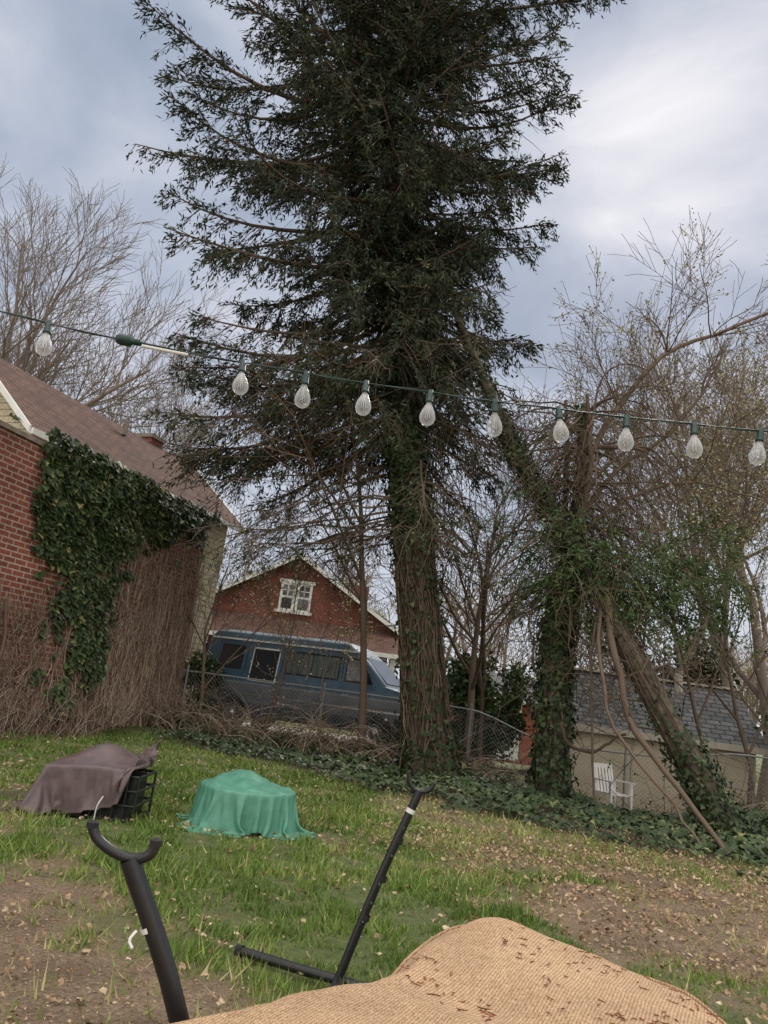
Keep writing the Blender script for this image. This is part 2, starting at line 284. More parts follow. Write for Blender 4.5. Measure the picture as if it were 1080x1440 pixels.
for i in range(760):
    q=random.random(); s0=random.uniform(-.05,2.9) if q<.66 else (random.uniform(4.6,6.8) if q<.82 else random.uniform(3,5)); ht=random.uniform(1.2,4.5) if s0<3 else random.uniform(.5,2.6)
    P=[];ss=s0;n=9; dr=random.gauss(0,.05)
    for j in range(n):
        P.append(gw(ss,-random.uniform(.015,.07),.0+ht*j/(n-1))); ss+=random.gauss(dr,.08)
    r=random.uniform(.004,.010) if random.random()<.85 else random.uniform(.012,.022); T.add(P,[r*(1-.6*j/8) for j in range(n)],3,random.random())
for i in range(2200):
    s0=random.choice([random.uniform(0,2.9),random.uniform(0,2.9),random.uniform(4.6,6.8)]); z0=random.uniform(.1,4.1 if s0<3 else 1.9); P=[];ss=s0;zz=z0
    a=random.uniform(.2,2.9)
    for j in range(4): P.append(gw(ss,-random.uniform(.01,.12),zz)); ss+=math.cos(a)*.11+random.gauss(0,.03); zz+=math.sin(a)*.14
    T.add(P,[.005,.0045,.004,.003],3,random.random())
for i in range(520):
    s0=random.uniform(-.2,7.5); P=[]; ss=s0; t=-random.uniform(.05,.6); zz=.02+.2*(s0<3)
    for j in range(5): P.append(gw(ss,t,zz)); ss+=random.gauss(0,.13); t+=random.gauss(0,.06); zz+=random.uniform(.02,.28)
    T.add(P,[.007,.006,.005,.004,.003],3,random.random())
T.add([gw(5.55+.1*math.sin(j*.9),-.12,.0+j*.26) for j in range(9)],[.045-.003*j for j in range(9)],6,.1)
T.build('stems',M_vine,iv_e)
# ---------------------------------------------------------------- cream house behind
A=Vector((-6.7,13.7,0)); ev=Vector((.374,.928,0)).normalized(); hn=Vector((-.928,.374,0)).normalized()
def hw_(s,t,z): return tuple(A+ev*s+hn*t+Vector((0,0,z)))
e=empty('cream_house'); b=MB(); L=7.87; ze=5.38; zr=7.2; HB=2.1; sl_=(zr-ze)/HB
i=.35; zi=ze+sl_*i-.12
b.poly([hw_(i,i,0),hw_(L-i,i,0),hw_(L-i,i,zi),hw_(i,i,zi)]); b.poly([hw_(L-i,2*HB-i,0),hw_(i,2*HB-i,0),hw_(i,2*HB-i,zi),hw_(L-i,2*HB-i,zi)])
b.poly([hw_(L-i,i,0),hw_(L-i,2*HB-i,0),hw_(L-i,2*HB-i,zi),hw_(L-i,HB,zr-.12),hw_(L-i,i,zi)]); b.poly([hw_(i,2*HB-i,0),hw_(i,i,0),hw_(i,i,zi),hw_(i,HB,zr-.12),hw_(i,2*HB-i,zi)]); b.build('walls',M_cream,e)
b=MB(); b.slab([hw_(0,0,ze),hw_(L,0,ze),hw_(L,HB,zr),hw_(0,HB,zr)],.1); b.slab([hw_(L,2*HB,ze),hw_(0,2*HB,ze),hw_(0,HB+.002,zr),hw_(L,HB+.002,zr)],.1); b.build('roof',M_shing,e)
b=MB()
for s in(-.03,L+.03):
    for (ta,za,tb,zb) in((0,ze,HB,zr),(2*HB,ze,HB,zr)):
        q=[hw_(s-.025,ta,za+.01),hw_(s+.025,ta,za+.01),hw_(s+.025,tb,zb+.01),hw_(s-.025,tb,zb+.01)]; b.slab(q,.14)
b.slab([hw_(0,-.06,ze-.02),hw_(L,-.06,ze-.02),hw_(L,-.002,ze-.02),hw_(0,-.002,ze-.02)],.12)
b.build('white_trim',M_white,e)
b=MB(); c=Vector(hw_(6.0,2.3,6.85)); b.box(c,(.5,.5,1.0),0,math.atan2(ev.y,ev.x)); b.box(c+Vector((0,0,.53)),(.6,.6,.1),1,math.atan2(ev.y,ev.x)); b.box(hw_(4.2,1.6,7.0),(.1,.1,.4),1); b.build('chimney',[M_brick2,M_copb],e)
b=MB(); rz=math.atan2(hn.y,hn.x)
for zz in(1.9,4.3): b.box(hw_(L-i+.03,1.6,zz),(1.0,.06,1.4),0,rz); b.box(hw_(L-i+.045,1.6,zz),(.84,.06,1.24),1,rz)
M_glass,nt,bs=newmat('window_glass'); bs.inputs['Base Color'].default_value=(.03,.035,.04,1); bs.inputs['Roughness'].default_value=.08; bs.inputs['Specular IOR Level'].default_value=.8
b.build('windows',[M_white,M_glass],e)
# ---------------------------------------------------------------- brick house
e=empty('brick_house'); b=MB(); cx=-3.18; hwid=4.1; y0=32; y1=41; sl2=.60; zp=6.62; zeh=zp-sl2*hwid
b.poly([(cx-hwid,y0,0),(cx+hwid,y0,0),(cx+hwid,y0,zeh),(cx,y0,zp),(cx-hwid,y0,zeh)]); b.poly([(cx+hwid,y0,0),(cx+hwid,y1,0),(cx+hwid,y1,zeh),(cx+hwid,y0,zeh)])
b.poly([(cx-hwid,y1,0),(cx-hwid,y0,0),(cx-hwid,y0,zeh),(cx-hwid,y1,zeh)]); b.poly([(cx+hwid,y1,0),(cx-hwid,y1,0),(cx-hwid,y1,zeh),(cx,y1,zp),(cx+hwid,y1,zeh)]); b.build('walls',M_brick2,e)
b=MB(); o_=.5; zt=zp+.14
b.slab([(cx+hwid+o_,y0-.5,zt-sl2*(hwid+o_)),(cx+hwid+o_,y1+.5,zt-sl2*(hwid+o_)),(cx,y1+.5,zt),(cx,y0-.5,zt)],.1); b.slab([(cx-hwid-o_,y1+.5,zt-sl2*(hwid+o_)),(cx-hwid-o_,y0-.5,zt-sl2*(hwid+o_)),(cx,y0-.5,zt),(cx,y1+.5,zt)],.1)
b.slab([(cx-hwid,30.2,3.05),(cx+hwid+.4,30.2,3.05),(cx+hwid+.4,31.99,4.05),(cx-hwid,31.99,4.05)],.12)
b.build('roof',M_shing,e)
b=MB()
for sgn in(-1,1):
    b.slab([(cx,y0-.57,zt+.01),(cx+sgn*(hwid+o_),y0-.57,zt+.01-sl2*(hwid+o_)),(cx+sgn*(hwid+o_),y0-.51,zt+.01-sl2*(hwid+o_)),(cx,y0-.51,zt+.01)],.2)
b.box((cx+.2,30.13,2.98),(2*hwid+.6,.12,.16))
for xx in(-6.8,-4,-1.2,1.1): b.box((xx,30.5,1.55),(.2,.2,2.8))
for wx in(-.34,.34):
    b.box((cx+wx,y0-.03,4.95),(.64,.1,1.2)); 
b.box((cx,y0-.06,4.33),(1.55,.16,.12)); b.box((cx,y0-.05,5.6),(1.5,.12,.14)); b.build('white_trim',M_white,e)
b=MB()
for wx in(-.34,.34):
    for wz in(-.27,.27): b.box((cx+wx,y0-.06,4.95+wz),(.42,.06,.44))
b.build('window_panes',M_glass,e)
b=MB()
for wx in(-.34,.34):
    b.box((cx+wx,y0-.1,4.95+.27),(.04,.02,.46)); b.box((cx+wx,y0-.1,4.95+.27),(.46,.02,.04))
b.build('muntins',M_white,e)
b=MB(); b.box((cx+2.6,38,5.6),(.7,.7,2.0)); b.build('chimney',M_brick2,e)
e=empty('red_outbuilding'); b=MB(); b.box((5.0,28.5,.9),(3.4,3,2.2),0); b.build('walls',simple('red_siding',(.34,.10,.06),(.24,.07,.045),.8,4),e)
b=MB(); b.slab([(3.1,26.8,1.95),(6.9,26.8,1.95),(6.9,28.5,2.8),(3.1,28.5,2.8)],.1); b.slab([(6.9,30.2,1.95),(3.1,30.2,1.95),(3.1,28.502,2.8),(6.9,28.502,2.8)],.1); b.build('roof',M_shing2,e)
b=MB(); b.box((5.0,26.97,.85),(1.1,.06,1.9)); b.box((5,26.78,1.83),(3.8,.05,.14)); b.build('trim',M_white,e)
# ---------------------------------------------------------------- shed
e=empty('garden_shed'); b=MB(); x0,x1,ya,yb_,zb,zE,zR=4.75,8.9,17.6,20.4,-.7,1.38,2.62; ym=(ya+yb_)/2
b.poly([(x0,ya,zb),(x1,ya,zb),(x1,ya,zE),(x0,ya,zE)]); b.poly([(x1,ya,zb),(x1,yb_,zb),(x1,yb_,zE),(x1,ym,zR-.1),(x1,ya,zE)]); b.poly([(x1,yb_,zb),(x0,yb_,zb),(x0,yb_,zE),(x1,yb_,zE)]); b.poly([(x0,yb_,zb),(x0,ya,zb),(x0,ya,zE),(x0,ym,zR-.1),(x0,yb_,zE)]); b.build('walls',M_shedw,e)
b=MB(); b.slab([(x0-.2,ya-.25,zE-.05),(x1+.2,ya-.25,zE-.05),(x1+.2,ym,zR),(x0-.2,ym,zR)],.07); b.slab([(x1+.2,yb_+.25,zE-.05),(x0-.2,yb_+.25,zE-.05),(x0-.2,ym+.002,zR),(x1+.2,ym+.002,zR)],.07); b.build('roof',M_shing2,e)
b=MB(); b.box(((x0+x1)/2,ya-.28,zE-.11),(x1-x0+.4,.05,.14))
for xx in(x0+.03,x0+1.4,x0+2.75,x1-.03): b.box((xx,ya-.012,(zb+zE)/2),(.05,.02,zE-zb-.02))
b.box(((x0+x1)/2,ym,zR+.02),(x1-x0+.4,.25,.05)); b.lathe([(.0,.5),(.09,.5),(.1,.3),(.1,0)],(7.6,18.8,2.4),10); b.build('trim',simple('shed_trim',(.5,.46,.38),(.35,.32,.26),.7,5,.1),e)
# ---------------------------------------------------------------- fence
e=empty('chain_link_fence'); fp=spl([(-3.9,17.3,0),(-1.2,16.75,0),(1.6,16.3,0),(5,15.8,0),(8.2,15.3,0),(14,14.9,0)],140); T=Tubes(); T2=Tubes(); FH=1.1
cum=np.concatenate([[0],np.cumsum(np.linalg.norm(np.diff(fp,axis=0),axis=1))])
def fpt(s,h): 
    x=np.interp(s,cum,fp[:,0]); y=np.interp(s,cum,fp[:,1]); return (x,y,float(gh(x,y))+.03+h)
s=0
while s<cum[-1]-FH:
    T.add([fpt(s,0),fpt(s+FH/2,FH/2),fpt(s+FH,FH)],[.003]*3,3,.7); T.add([fpt(s,FH),fpt(s+FH/2,FH/2),fpt(s+FH,0)],[.003]*3,3,.7); s+=.09
T.build('mesh_wires',M_steel,e)
T2.add([fpt(q,FH+.03) for q in np.linspace(0,cum[-1],60)],[.018]*60,8)
for q in np.arange(.1,cum[-1],3.1): T2.add([fpt(q,-.2),fpt(q,FH+.12)],[.024]*2,8); T2.add([fpt(q,FH+.12),fpt(q,FH+.16)],[.03,.005],8)
T2.add([(8.15,15.25,-.2),(8.15,15.25,1.2)],[.045]*2,10)
T2.build('posts_and_rail',M_steel,e)
# ---------------------------------------------------------------- van
ve=empty('parked_van',(-1.0,18.65,.225),math.atan2(-.322,.947))
LV=[(.34,-2.66,2.50,.90),(.46,-2.74,2.66,.965),(.78,-2.78,2.72,1.0),(1.12,-2.78,2.68,1.0),(1.26,-2.77,2.50,.985),(1.36,-2.75,1.98,.965),(1.86,-2.66,1.45,.885),(2.06,-2.61,1.18,.84),(2.19,-2.52,1.0,.77),(2.26,-2.3,.75,.6)]
def hwz(z): return np.interp(z,[l[0] for l in LV],[l[3] for l in LV])
V=[];k=28
for z,xr,xf,h in LV:
    r=.16; 
    for cxx,cyy,a0 in((xf-r,h-r,0),(xr+r,h-r,90),(xr+r,-h+r,180),(xf-r,-h+r,270)):
        for j in range(7): a=math.radians(a0+15*j); V.append((cxx+r*math.cos(a),cyy+r*math.sin(a),z))
F=[]
for a in range(len(LV)-1):
    for j in range(k): F.append([a*k+j,a*k+(j+1)%k,(a+1)*k+(j+1)%k,(a+1)*k+j])
F.append(list(range(k))[::-1]); F.append([ (len(LV)-1)*k+j for j in range(k)])
M_van,nt,bs=newmat('van_paint'); tc=nt.nodes.new('ShaderNodeTexCoord'); sp=nt.nodes.new('ShaderNodeSeparateXYZ'); nt.links.new(tc.outputs['Object'],sp.inputs[0])
mr=nt.nodes.new('ShaderNodeMath'); mr.operation='MULTIPLY'; mr.inputs[1].default_value=.4; nt.links.new(sp.outputs[2],mr.inputs[0])
r=ramp(nt,[(0,(.05,.065,.09)),(.255,(.06,.075,.095)),(.26,(.15,.17,.20)),(.33,(.12,.14,.16)),(.42,(.15,.17,.185)),(.425,(.32,.35,.37)),(.435,(.055,.115,.18)),(.88,(.07,.135,.20)),(.9,(.3,.34,.38))],mr.outputs[0])
n_=nz(nt,3,6); r_=ramp(nt,[(.3,(.7,.7,.68)),(.7,(1.1,1.1,1.1))],n_.outputs[0])
nt.links.new(mul(nt,r.outputs[0],r_.outputs[0]),bs.inputs['Base Color']); bs.inputs['Metallic'].default_value=.1; bs.inputs['Roughness'].default_value=.45
M_tyre=simple('tyre_rubber',(.02,.02,.02),(.012,.012,.012),.85,20); M_chrome=simple('dull_chrome',(.5,.5,.5),(.35,.35,.35),.3,10,0,metal=.9)
body=mk('body',V,F,[M_van,M_tyre],parent=ve)
cut=[]
for wx in(-1.72,1.78):
    me=bpy.data.meshes.new('c'); bm=bmesh.new(); bmesh.ops.create_cone(bm,cap_ends=True,segments=28,radius1=.44,radius2=.44,depth=2.4,matrix=Matrix.Translation((wx,0,.36))@Matrix.Rotation(math.pi/2,4,'X')); bm.to_mesh(me); bm.free()
    c=bpy.data.objects.new('c',me); COL.objects.link(c); c.parent=ve; md=body.modifiers.new('b','BOOLEAN'); md.object=c; md.operation='DIFFERENCE'; cut.append(c)
bpy.context.view_layer.update(); dg=bpy.context.evaluated_depsgraph_get(); nm=bpy.data.meshes.new_from_object(body.evaluated_get(dg)); body.modifiers.clear(); body.data=nm
for c in cut: bpy.data.objects.remove(c)
bv=body.modifiers.new('es','EDGE_SPLIT'); bv.split_angle=math.radians(32)
for p in nm.polygons: p.use_smooth=True
def panel(b,xa,xb,za,zb,side,off,m,sk=0):
    q=[(xa,za),(xb,za),(xb+sk,zb),(xa,zb)]; P=[(x,side*(hwz(z)+off),z) for x,z in q]
    if side>0: P=P[::-1]
    b.poly(P,m)
    c=[(x,side*(hwz(z)-.02),z) for x,z in q]
    for i in range(4):
        j=(i+1)%4; A=(q[i][0],side*(hwz(q[i][1])+off),q[i][1]); B=(q[j][0],side*(hwz(q[j][1])+off),q[j][1]); b.poly([c[i],c[j],B,A],m)
M_curt=simple('window_curtain',(.16,.20,.19),(.04,.05,.05),.25,4,0,sc=(9,1,.6))
b=MB()
for sd in(-1,1):
    for (xa,xb,sk,zl,mm) in((-2.16,-1.62,0,1.38,0),(-1.33,-.70,0,1.16,0),(-.45,.80,0,1.40,6),(1.0,1.62,-.3,1.40,0)):
        panel(b,xa-.03,xb+.03,zl-.03,1.90,sd,.006,1 if zl<1.3 else 2,sk*1.1); panel(b,xa,xb,zl,1.86,sd,.012,mm,sk)
    panel(b,.15,.17,1.40,1.86,sd,.016,2)
    for xx in(-1.5,-.58,.9,1.72): panel(b,xx-.008,xx+.008,.5,1.34,sd,.004,2)
    for xx in(-1.5,-.58,.9): panel(b,xx-.008,xx+.008,1.37,1.86,sd,.004,2)
    panel(b,-2.6,2.55,.80,.84,sd,.007,3); panel(b,-2.5,1.3,2.02,2.06,sd,.03,1)
    for xx in(-.66,1.05): b.box((xx,sd*1.01,1.08),(.14,.03,.04),3)
    b.box((1.5,sd*1.12,1.5),(.12,.22,.2),2)
def wpt(z,y,off=.012): return (np.interp(z,[1.36,1.86,2.06],[1.98,1.45,1.18])+off,y,z+off)
b.poly([wpt(1.42,-.8),wpt(1.42,.8),wpt(1.95,.72),wpt(1.95,-.72)],0)
b.box((-2.74,-.42,1.65),(.05,.62,.42),0); b.box((-2.74,.42,1.65),(.05,.62,.42),0)
b.box((2.78,0,.56),(.14,1.9,.17),3); b.box((-2.84,0,.56),(.14,1.9,.17),3); b.box((2.72,0,.95),(.05,1.1,.26),2)
for yy in(-.75,.75): b.box((2.7,yy,.95),(.08,.28,.2),4); b.box((-2.79,yy*1.15,1.05),(.05,.14,.32),5)
M_red=simple('red_lens',(.4,.02,.02),(.3,.01,.01),.3,5,0)
b.build('windows_and_trim',[M_glass,M_white,M_tyre,M_chrome,M_white,M_red,M_curt],ve)
b=MB()
for wx in(-1.72,1.78):
    for sd in(-1,1):
        Mx=Matrix.Translation((wx,sd*.86,.355))@Matrix.Rotation(-sd*math.pi/2,4,'X')
        b.lathe([(.2,.10),(.24,.12),(.335,.12),(.355,.09),(.36,0),(.355,-.1),(.2,-.12)],(0,0,0),28,0,Mx); b.lathe([(0,.07),(.06,.08),(.07,.05),(.17,.03),(.2,.1),(.205,.0)],(0,0,0),20,1,Mx)
b.build('wheels',[M_tyre,M_chrome],ve,smooth=True)
# ---------------------------------------------------------------- spruce
e=empty('spruce_tree'); TZ=[-.1,.17,.9,2.5,5.3,6.8,9.2,11.7,14.5,17.5,20,23.5]; TX=[1.56,1.53,1.32,1.03,.5,.13,-.31,-.79,-1.09,-1.43,-1.6,-1.8]; TR=[.68,.56,.43,.38,.34,.32,.26,.20,.16,.13,.09,.02]
def tx(z): return float(np.interp(z,TZ,TX))
zz=np.concatenate([np.arange(-.1,3,.2),np.arange(3,23.6,.5)]); k=20; V=[];
for z in zz:
    r=np.interp(z,TZ,TR)
    for j in range(k):
        a=2*math.pi*j/k; rr=r*(1+.14*math.sin(a*5+z*.5)*max(.25,1-z/3)+.07*noise.noise(Vector((math.cos(a)*3,math.sin(a)*3,z*1.5)))); V.append((tx(z)+rr*math.cos(a),15+rr*math.sin(a),z))
F=[[a*k+j,a*k+(j+1)%k,(a+1)*k+(j+1)%k,(a+1)*k+j] for a in range(len(zz)-1) for j in range(k)]
mk('trunk',V,F,M_bark,smooth=True,parent=e)
rg=np.random.default_rng(3); T=Tubes(); CC=[];DD=[];VV=[]
def foliate(P,l,dens,vb,spread=.06,ln=(.09,.18)):
    n=int(l*dens)
    if n<1: return
    t=rg.random(n)**.8*(len(P)-1); i=np.minimum(t.astype(int),len(P)-2); f=(t-i)[:,None]; P=np.asarray(P)
    c=P[i]*(1-f)+P[i+1]*f+rg.normal(size=(n,3))*spread; d=unit(unit(P[i+1]-P[i])+rg.normal(size=(n,3))*.5)*rg.uniform(ln[0],ln[1],n)[:,None]
    CC.append(c);DD.append(d);VV.append(np.clip(vb+rg.normal(size=n)*.16,0,1))
ZK=[6,7,8,10,12,16,18,20,23.5]
specs=[]; z0=6.8; gi=0
while z0<23.2: specs.append((z0,gi*2.39996+rg.normal()*.3,0)); gi+=1; z0+=rg.uniform(.066,.12)
for i in range(70): specs.append((rg.uniform(8.6,21),rg.uniform(0,6.283),1))
for i in range(60): specs.append((rg.uniform(8.3,19),-math.pi/2+rg.normal()*.7,1))
for i in range(12): specs.append((rg.uniform(7.2,9.4),math.pi+rg.normal()*.4,2))
for i in range(12): specs.append((rg.uniform(9,15),rg.normal()*.5,2))
for gi,(z0,az,kind) in enumerate(specs):
    Rl=np.interp(z0,ZK,[3.9,4.6,5.2,5.6,5.5,5.9,6.6,5.0,1.0]); Rr=np.interp(z0,ZK,[2.0,2.6,3.2,3.5,3.8,4.4,5.8,4.6,1.0]); wq=(1-math.cos(az))/2
    Rr_=(Rr*(1-wq)+Rl*wq)*rg.uniform(.6,1.05)*(1-.2*abs(math.sin(az)))
    if kind==1: Rr_=rg.uniform(.9,2.3)
    dz=np.interp(z0,[6,9,12,15,18,23],[-2.2,-2.1,-1.1,.0,.9,1.3])*Rr_/5+rg.normal()*.25
    if kind==1: dz-=.3
    n=9; P=[]
    for j in range(n):
        t=j/(n-1); a=az+.12*math.sin(t*3+gi); rr=.1+Rr_*t; P.append(np.array([tx(z0)+math.cos(a)*rr,15+math.sin(a)*rr*.9,z0+dz*t**.9-.3*math.sin(math.pi*t)*Rr_/5+.45*t**3*(Rr_>2.5)]))
    T.add(P,[(.065*Rr_/5)*(1-t)+.01 for t in np.linspace(0,1,n)],5,.2+.25*rg.random())
    nb_=int(Rr_*4.8)+2; P_=np.array(P); vb=.42+.17*math.sin(gi*1.7)+.1*(z0<10)
    for b_ in range(nb_*2):
        t=rg.uniform(.1,1.0); q=t*(n-1); i=min(int(q),n-2); p=P_[i]+(P_[i+1]-P_[i])*(q-i); o=unit(P_[i+1]-P_[i]); sd=np.cross(o,[0,0,1.])*(1 if b_%2 else -1)
        l=(.35+.72*math.sin(math.pi*min(t*.9+.1,1)))*rg.uniform(.6,1.2)*min(1,.35+Rr_/4)
        d=unit(o*.75+sd*rg.uniform(.3,1)+np.array([0,0,rg.uniform(-1.0,.1)])); Q=[p]
        for s in range(3): d=unit(d+np.array([0,0,-.18 if z0<14 else -.04])+rg.normal(size=3)*.08); Q.append(Q[-1]+d*l/3)
        T.add(Q,[.011,.008,.006,.003],3,.2+.35*rg.random())
        fol=float(sm(-.05,.45,t))*(1 if z0>9.5 else .35+.5*rg.random())
        if kind==2: fol=float(sm(.2,.7,t))*.9
        if kind==1: fol=1.1
        if rg.random()<.18: fol*=.1
        foliate(Q,l,38*fol,vb+.06*rg.normal(),.04)
        if rg.random()<.5:
            q0=Q[1]; d2=unit(d+rg.normal(size=3)*.6); l2=l*.5; Q2=[q0,q0+d2*l2*.5,q0+d2*l2]; T.add(Q2,[.007,.005,.003],3,.3); foliate(Q2,l2,40*fol,vb,.035)
for i in range(90):
    left=rg.random()<.68
    z0=rg.uniform(4.6,9.0); az=rg.normal()*0.7+math.pi if left else rg.uniform(-1.2,1.2); Rr_=rg.uniform(2.0,4.7) if left else rg.uniform(1,2.8); dz=-rg.uniform(.3,.75)*Rr_; dz=max(dz,min(-.3,3.7-z0)); P=[];n=8
    for j in range(n):
        t=j/(n-1); a=az+.2*math.sin(t*3+i); P.append(np.array([tx(z0)+math.cos(a)*Rr_*t,15+math.sin(a)*Rr_*t,z0+dz*t**1.2+rg.normal()*.05]))
    T.add(P,list(np.linspace(.026,.006,n)),4,.3+.35*rg.random()); P_=np.array(P)
    for b_ in range(int(Rr_*10)):
        q=rg.uniform(.2,1)*(n-1); ii=min(int(q),n-2); p=P_[ii]+(P_[ii+1]-P_[ii])*(q-ii); o=unit(P_[ii+1]-P_[ii]); d=unit(o*.6+rg.normal(size=3)*.5+np.array([0,0,-.45])); l=rg.uniform(.25,1.0); Q=[p]
        for s in range(3): d=unit(d+rg.normal(size=3)*.28); Q.append(Q[-1]+d*l/3)
        T.add(Q,[.007,.005,.004,.003],3,.25+.5*rg.random())
        if rg.random()<.12: foliate(Q,l,24,.5)
T.build('branches',M_twig,e)
def flush(name,mat,parent,w=(.022,.042)):
    C=np.concatenate(CC);D=np.concatenate(DD);v=np.concatenate(VV); n=len(C); L_=np.linalg.norm(D,axis=1); W=unit(D); U=unit(np.cross(W,rg.normal(size=(n,3))))
    V,F=cards(C,U,W,KITE,rg.uniform(w[0],w[1],n),L_); mk(name,V,F,mat,var=np.repeat(v,4),parent=parent); CC.clear();DD.clear();VV.clear(); return n
flush('needles',M_needle,e,(.026,.046))
def trunk_ivy(name,parent,path,rad,N,wfun,size=(.06,.11),vines=30,seed=1):
    rg=np.random.default_rng(seed); path=np.array(path,float); m=len(path)
    t=rg.random(N*3); t=t[rg.random(N*3)<wfun(t)][:N]; n=len(t); q=t*(m-1); i=np.minimum(q.astype(int),m-2); f=(q-i)[:,None]
    c=path[i]*(1-f)+path[i+1]*f; T_=unit(path[i+1]-path[i]); r=np.interp(q,np.arange(m),rad)
    a=rg.uniform(0,6.283,n); N1=unit(np.cross(T_,np.array([0,1.,.01])+0*T_)); B1=np.cross(T_,N1); nr=N1*np.cos(a)[:,None]+B1*np.sin(a)[:,None]
    c=c+nr*(r+rg.random(n)**2*.16+.02)[:,None]; nr=unit(nr+rg.normal(size=(n,3))*.4); dn=np.array([0,0,-1.])+rg.normal(size=(n,3))*.6; W=unit(dn-nr*(dn*nr).sum(-1,keepdims=True)); U=np.cross(nr,W); s=rg.uniform(size[0],size[1],n)
    V,F=cards(c,U,W,IVY,s,s); mk(name,V,F,M_ivy,var=np.repeat(np.clip(rg.normal(size=n)*.2+.4,0,1),6),parent=parent)
    T=Tubes()
    for v in range(vines):
        a=rg.uniform(0,6.283); t0=rg.uniform(0,.2); t1=rg.uniform(.4,1); P=[];w_=rg.normal()*1.2;nn=12
        for j in range(nn):
            t=t0+(t1-t0)*j/(nn-1); q=t*(m-1); i=min(int(q),m-2); c=path[i]+(path[i+1]-path[i])*(q-i); r=np.interp(q,np.arange(m),rad); a+=rg.normal()*.22+w_/12; P.append(c+np.array([math.cos(a),math.sin(a),0])*(r+.01+.05*rg.random()))
        rr=rg.uniform(.006,.018); T.add(P,[rr*(1-.5*j/(nn-1)) for j in range(nn)],4,rg.random()*.8)
    T.build(name+'_stems',M_twig,parent)
pz=np.linspace(0,8.6,24); trunk_ivy('trunk_ivy',e,[(tx(z),15,z) for z in pz],[np.interp(z,TZ,TR) for z in pz],8500,lambda t:np.clip(.12+.95*sm(.44,.6,t)*sm(1.02,.85,t)+.7*sm(.14,.02,t),0,1)*(.5+.5*vn(t*30,t*0,1,3)),vines=110,seed=4)
# ---------------------------------------------------------------- generic bare tree
def grow(T,p,d,L,r,lev,rg,up=.06,wob=.12,ang=(22,52),ratio=.62,nch=(5,7),tips=None,rmin=.005,start=.3):
    n=6 if lev>=2 else 4; P=[p.copy()]; D=[]
    for j in range(n-1):
        d=(d+Vector(rg.normal(size=3))*wob+Vector((0,0,up))).normalized(); p=p+d*L/(n-1); P.append(p.copy()); D.append(d.copy())
    R_=[max(rmin,r*(1-.65*j/(n-1))) for j in range(n)]; T.add(P,R_,8 if r>.08 else (4 if r>.02 else 3),float(np.clip(.45+rg.normal()*.15,0,1)))
    if tips is not None and lev<=1: 
        for q in P[1:]: tips.append(tuple(q))
    if lev==0: return
    nc=rg.integers(nch[0],nch[1]+1)
    for c in range(nc):
        t=start+(1-start)*(c+rg.random())/nc; q=t*(n-1); i=min(int(q),n-2); pp=P[i].lerp(P[i+1],q-i); dd=D[i]; a=math.radians(rg.uniform(*ang)); ax=dd.cross(Vector(rg.normal(size=3))).normalized()
        grow(T,pp,Matrix.Rotation(a,3,ax)@dd,L*ratio*rg.uniform(.7,1.15)*(1.15-.35*t),max(rmin,r*(1-.6*t)*.62),lev-1,rg,up,wob,ang,ratio,nch,tips,rmin,.2)
def tree(name,loc,H,r,lev,seed,mat=M_twigf,lean=(0,0,1),buds=0,bmat=None,rmin=.006,bs=(.03,.06),**kw):
    rg=np.random.default_rng(seed); e=empty(name,(0,0,0)); T=Tubes(); tips=[]
    grow(T,Vector(loc),Vector(lean).normalized(),H,r,lev,rg,tips=tips,rmin=rmin,**kw); T.build('trunk_and_limbs',mat,e)
    if buds and tips:
        tp=np.array(tips)[rg.integers(0,len(tips),buds)]+rg.normal(size=(buds,3))*.06; nr=unit(rg.normal(size=(buds,3))); U,W=frame(nr,rg); s=rg.uniform(bs[0],bs[1],buds); V,F=cards(tp,U,W,KITE,s*.7,s); mk('buds',V,F,bmat or M_bud,var=np.repeat(rg.random(buds),4),parent=e)
    return e
tree('bare_tree',(-14.0,26,0),11.5,.32,4,11,up=.09,nch=(7,9),rmin=.008,start=.42,ang=(18,45))
tree('bare_tree',(-11.3,30,0),8.6,.22,4,12,up=.08,nch=(6,8),rmin=.009,start=.42,buds=3500,bs=(.06,.11))
tree('bare_tree',(7.6,21,-.5),8.6,.15,4,13,up=.08,nch=(5,7),rmin=.007,buds=7000,start=.3,bs=(.05,.10))
tree('bare_tree',(10.2,20,-.5),9.2,.18,4,14,up=.07,nch=(6,7),rmin=.007,buds=8000,start=.25,bs=(.05,.10))
tree('bare_tree',(12.2,25,-.5),11,.22,4,15,up=.07,nch=(6,7),rmin=.009,buds=8000,start=.25,bs=(.06,.11))
tree('bare_tree',(9.6,13.6,0),9.5,.2,4,16,lean=(.08,0,1),up=.05,nch=(5,7),rmin=.006,buds=3000,start=.4,bs=(.03,.06))
tree('sapling',(.18,15.5,.05),6.2,.085,3,17,lean=(-.13,0,1),mat=M_twig,up=.03,wob=.04,nch=(5,7),rmin=.005,start=.35)
tree('sapling',(-3.3,17.0,.2),3.6,.04,3,18,mat=M_twig,nch=(6,8),rmin=.004,buds=1800,start=.15,bs=(.03,.07))
tree('sapling',(2.35,16.8,.1),5.6,.09,3,19,lean=(.1,0,1),mat=M_twig,nch=(6,8),rmin=.005,start=.25,buds=900,bs=(.03,.06))
tree('sapling',(2.9,18.2,0),5.5,.06,3,20,mat=M_twig,nch=(6,8),rmin=.005,start=.2,buds=700)
tree('sapling',(3.9,16.3,-.2),4.5,.04,3,21,mat=M_twig,nch=(6,8),rmin=.004,start=.25,buds=1500)
tree('sapling',(6.6,14.5,-.1),4.8,.05,3,22,mat=M_twig,nch=(6,8),rmin=.004,start=.25,buds=2600)
tree('sapling',(8.2,16.5,-.2),5.5,.06,3,23,mat=M_twig,nch=(6,8),rmin=.004,start=.15,buds=3000,bs=(.04,.08))
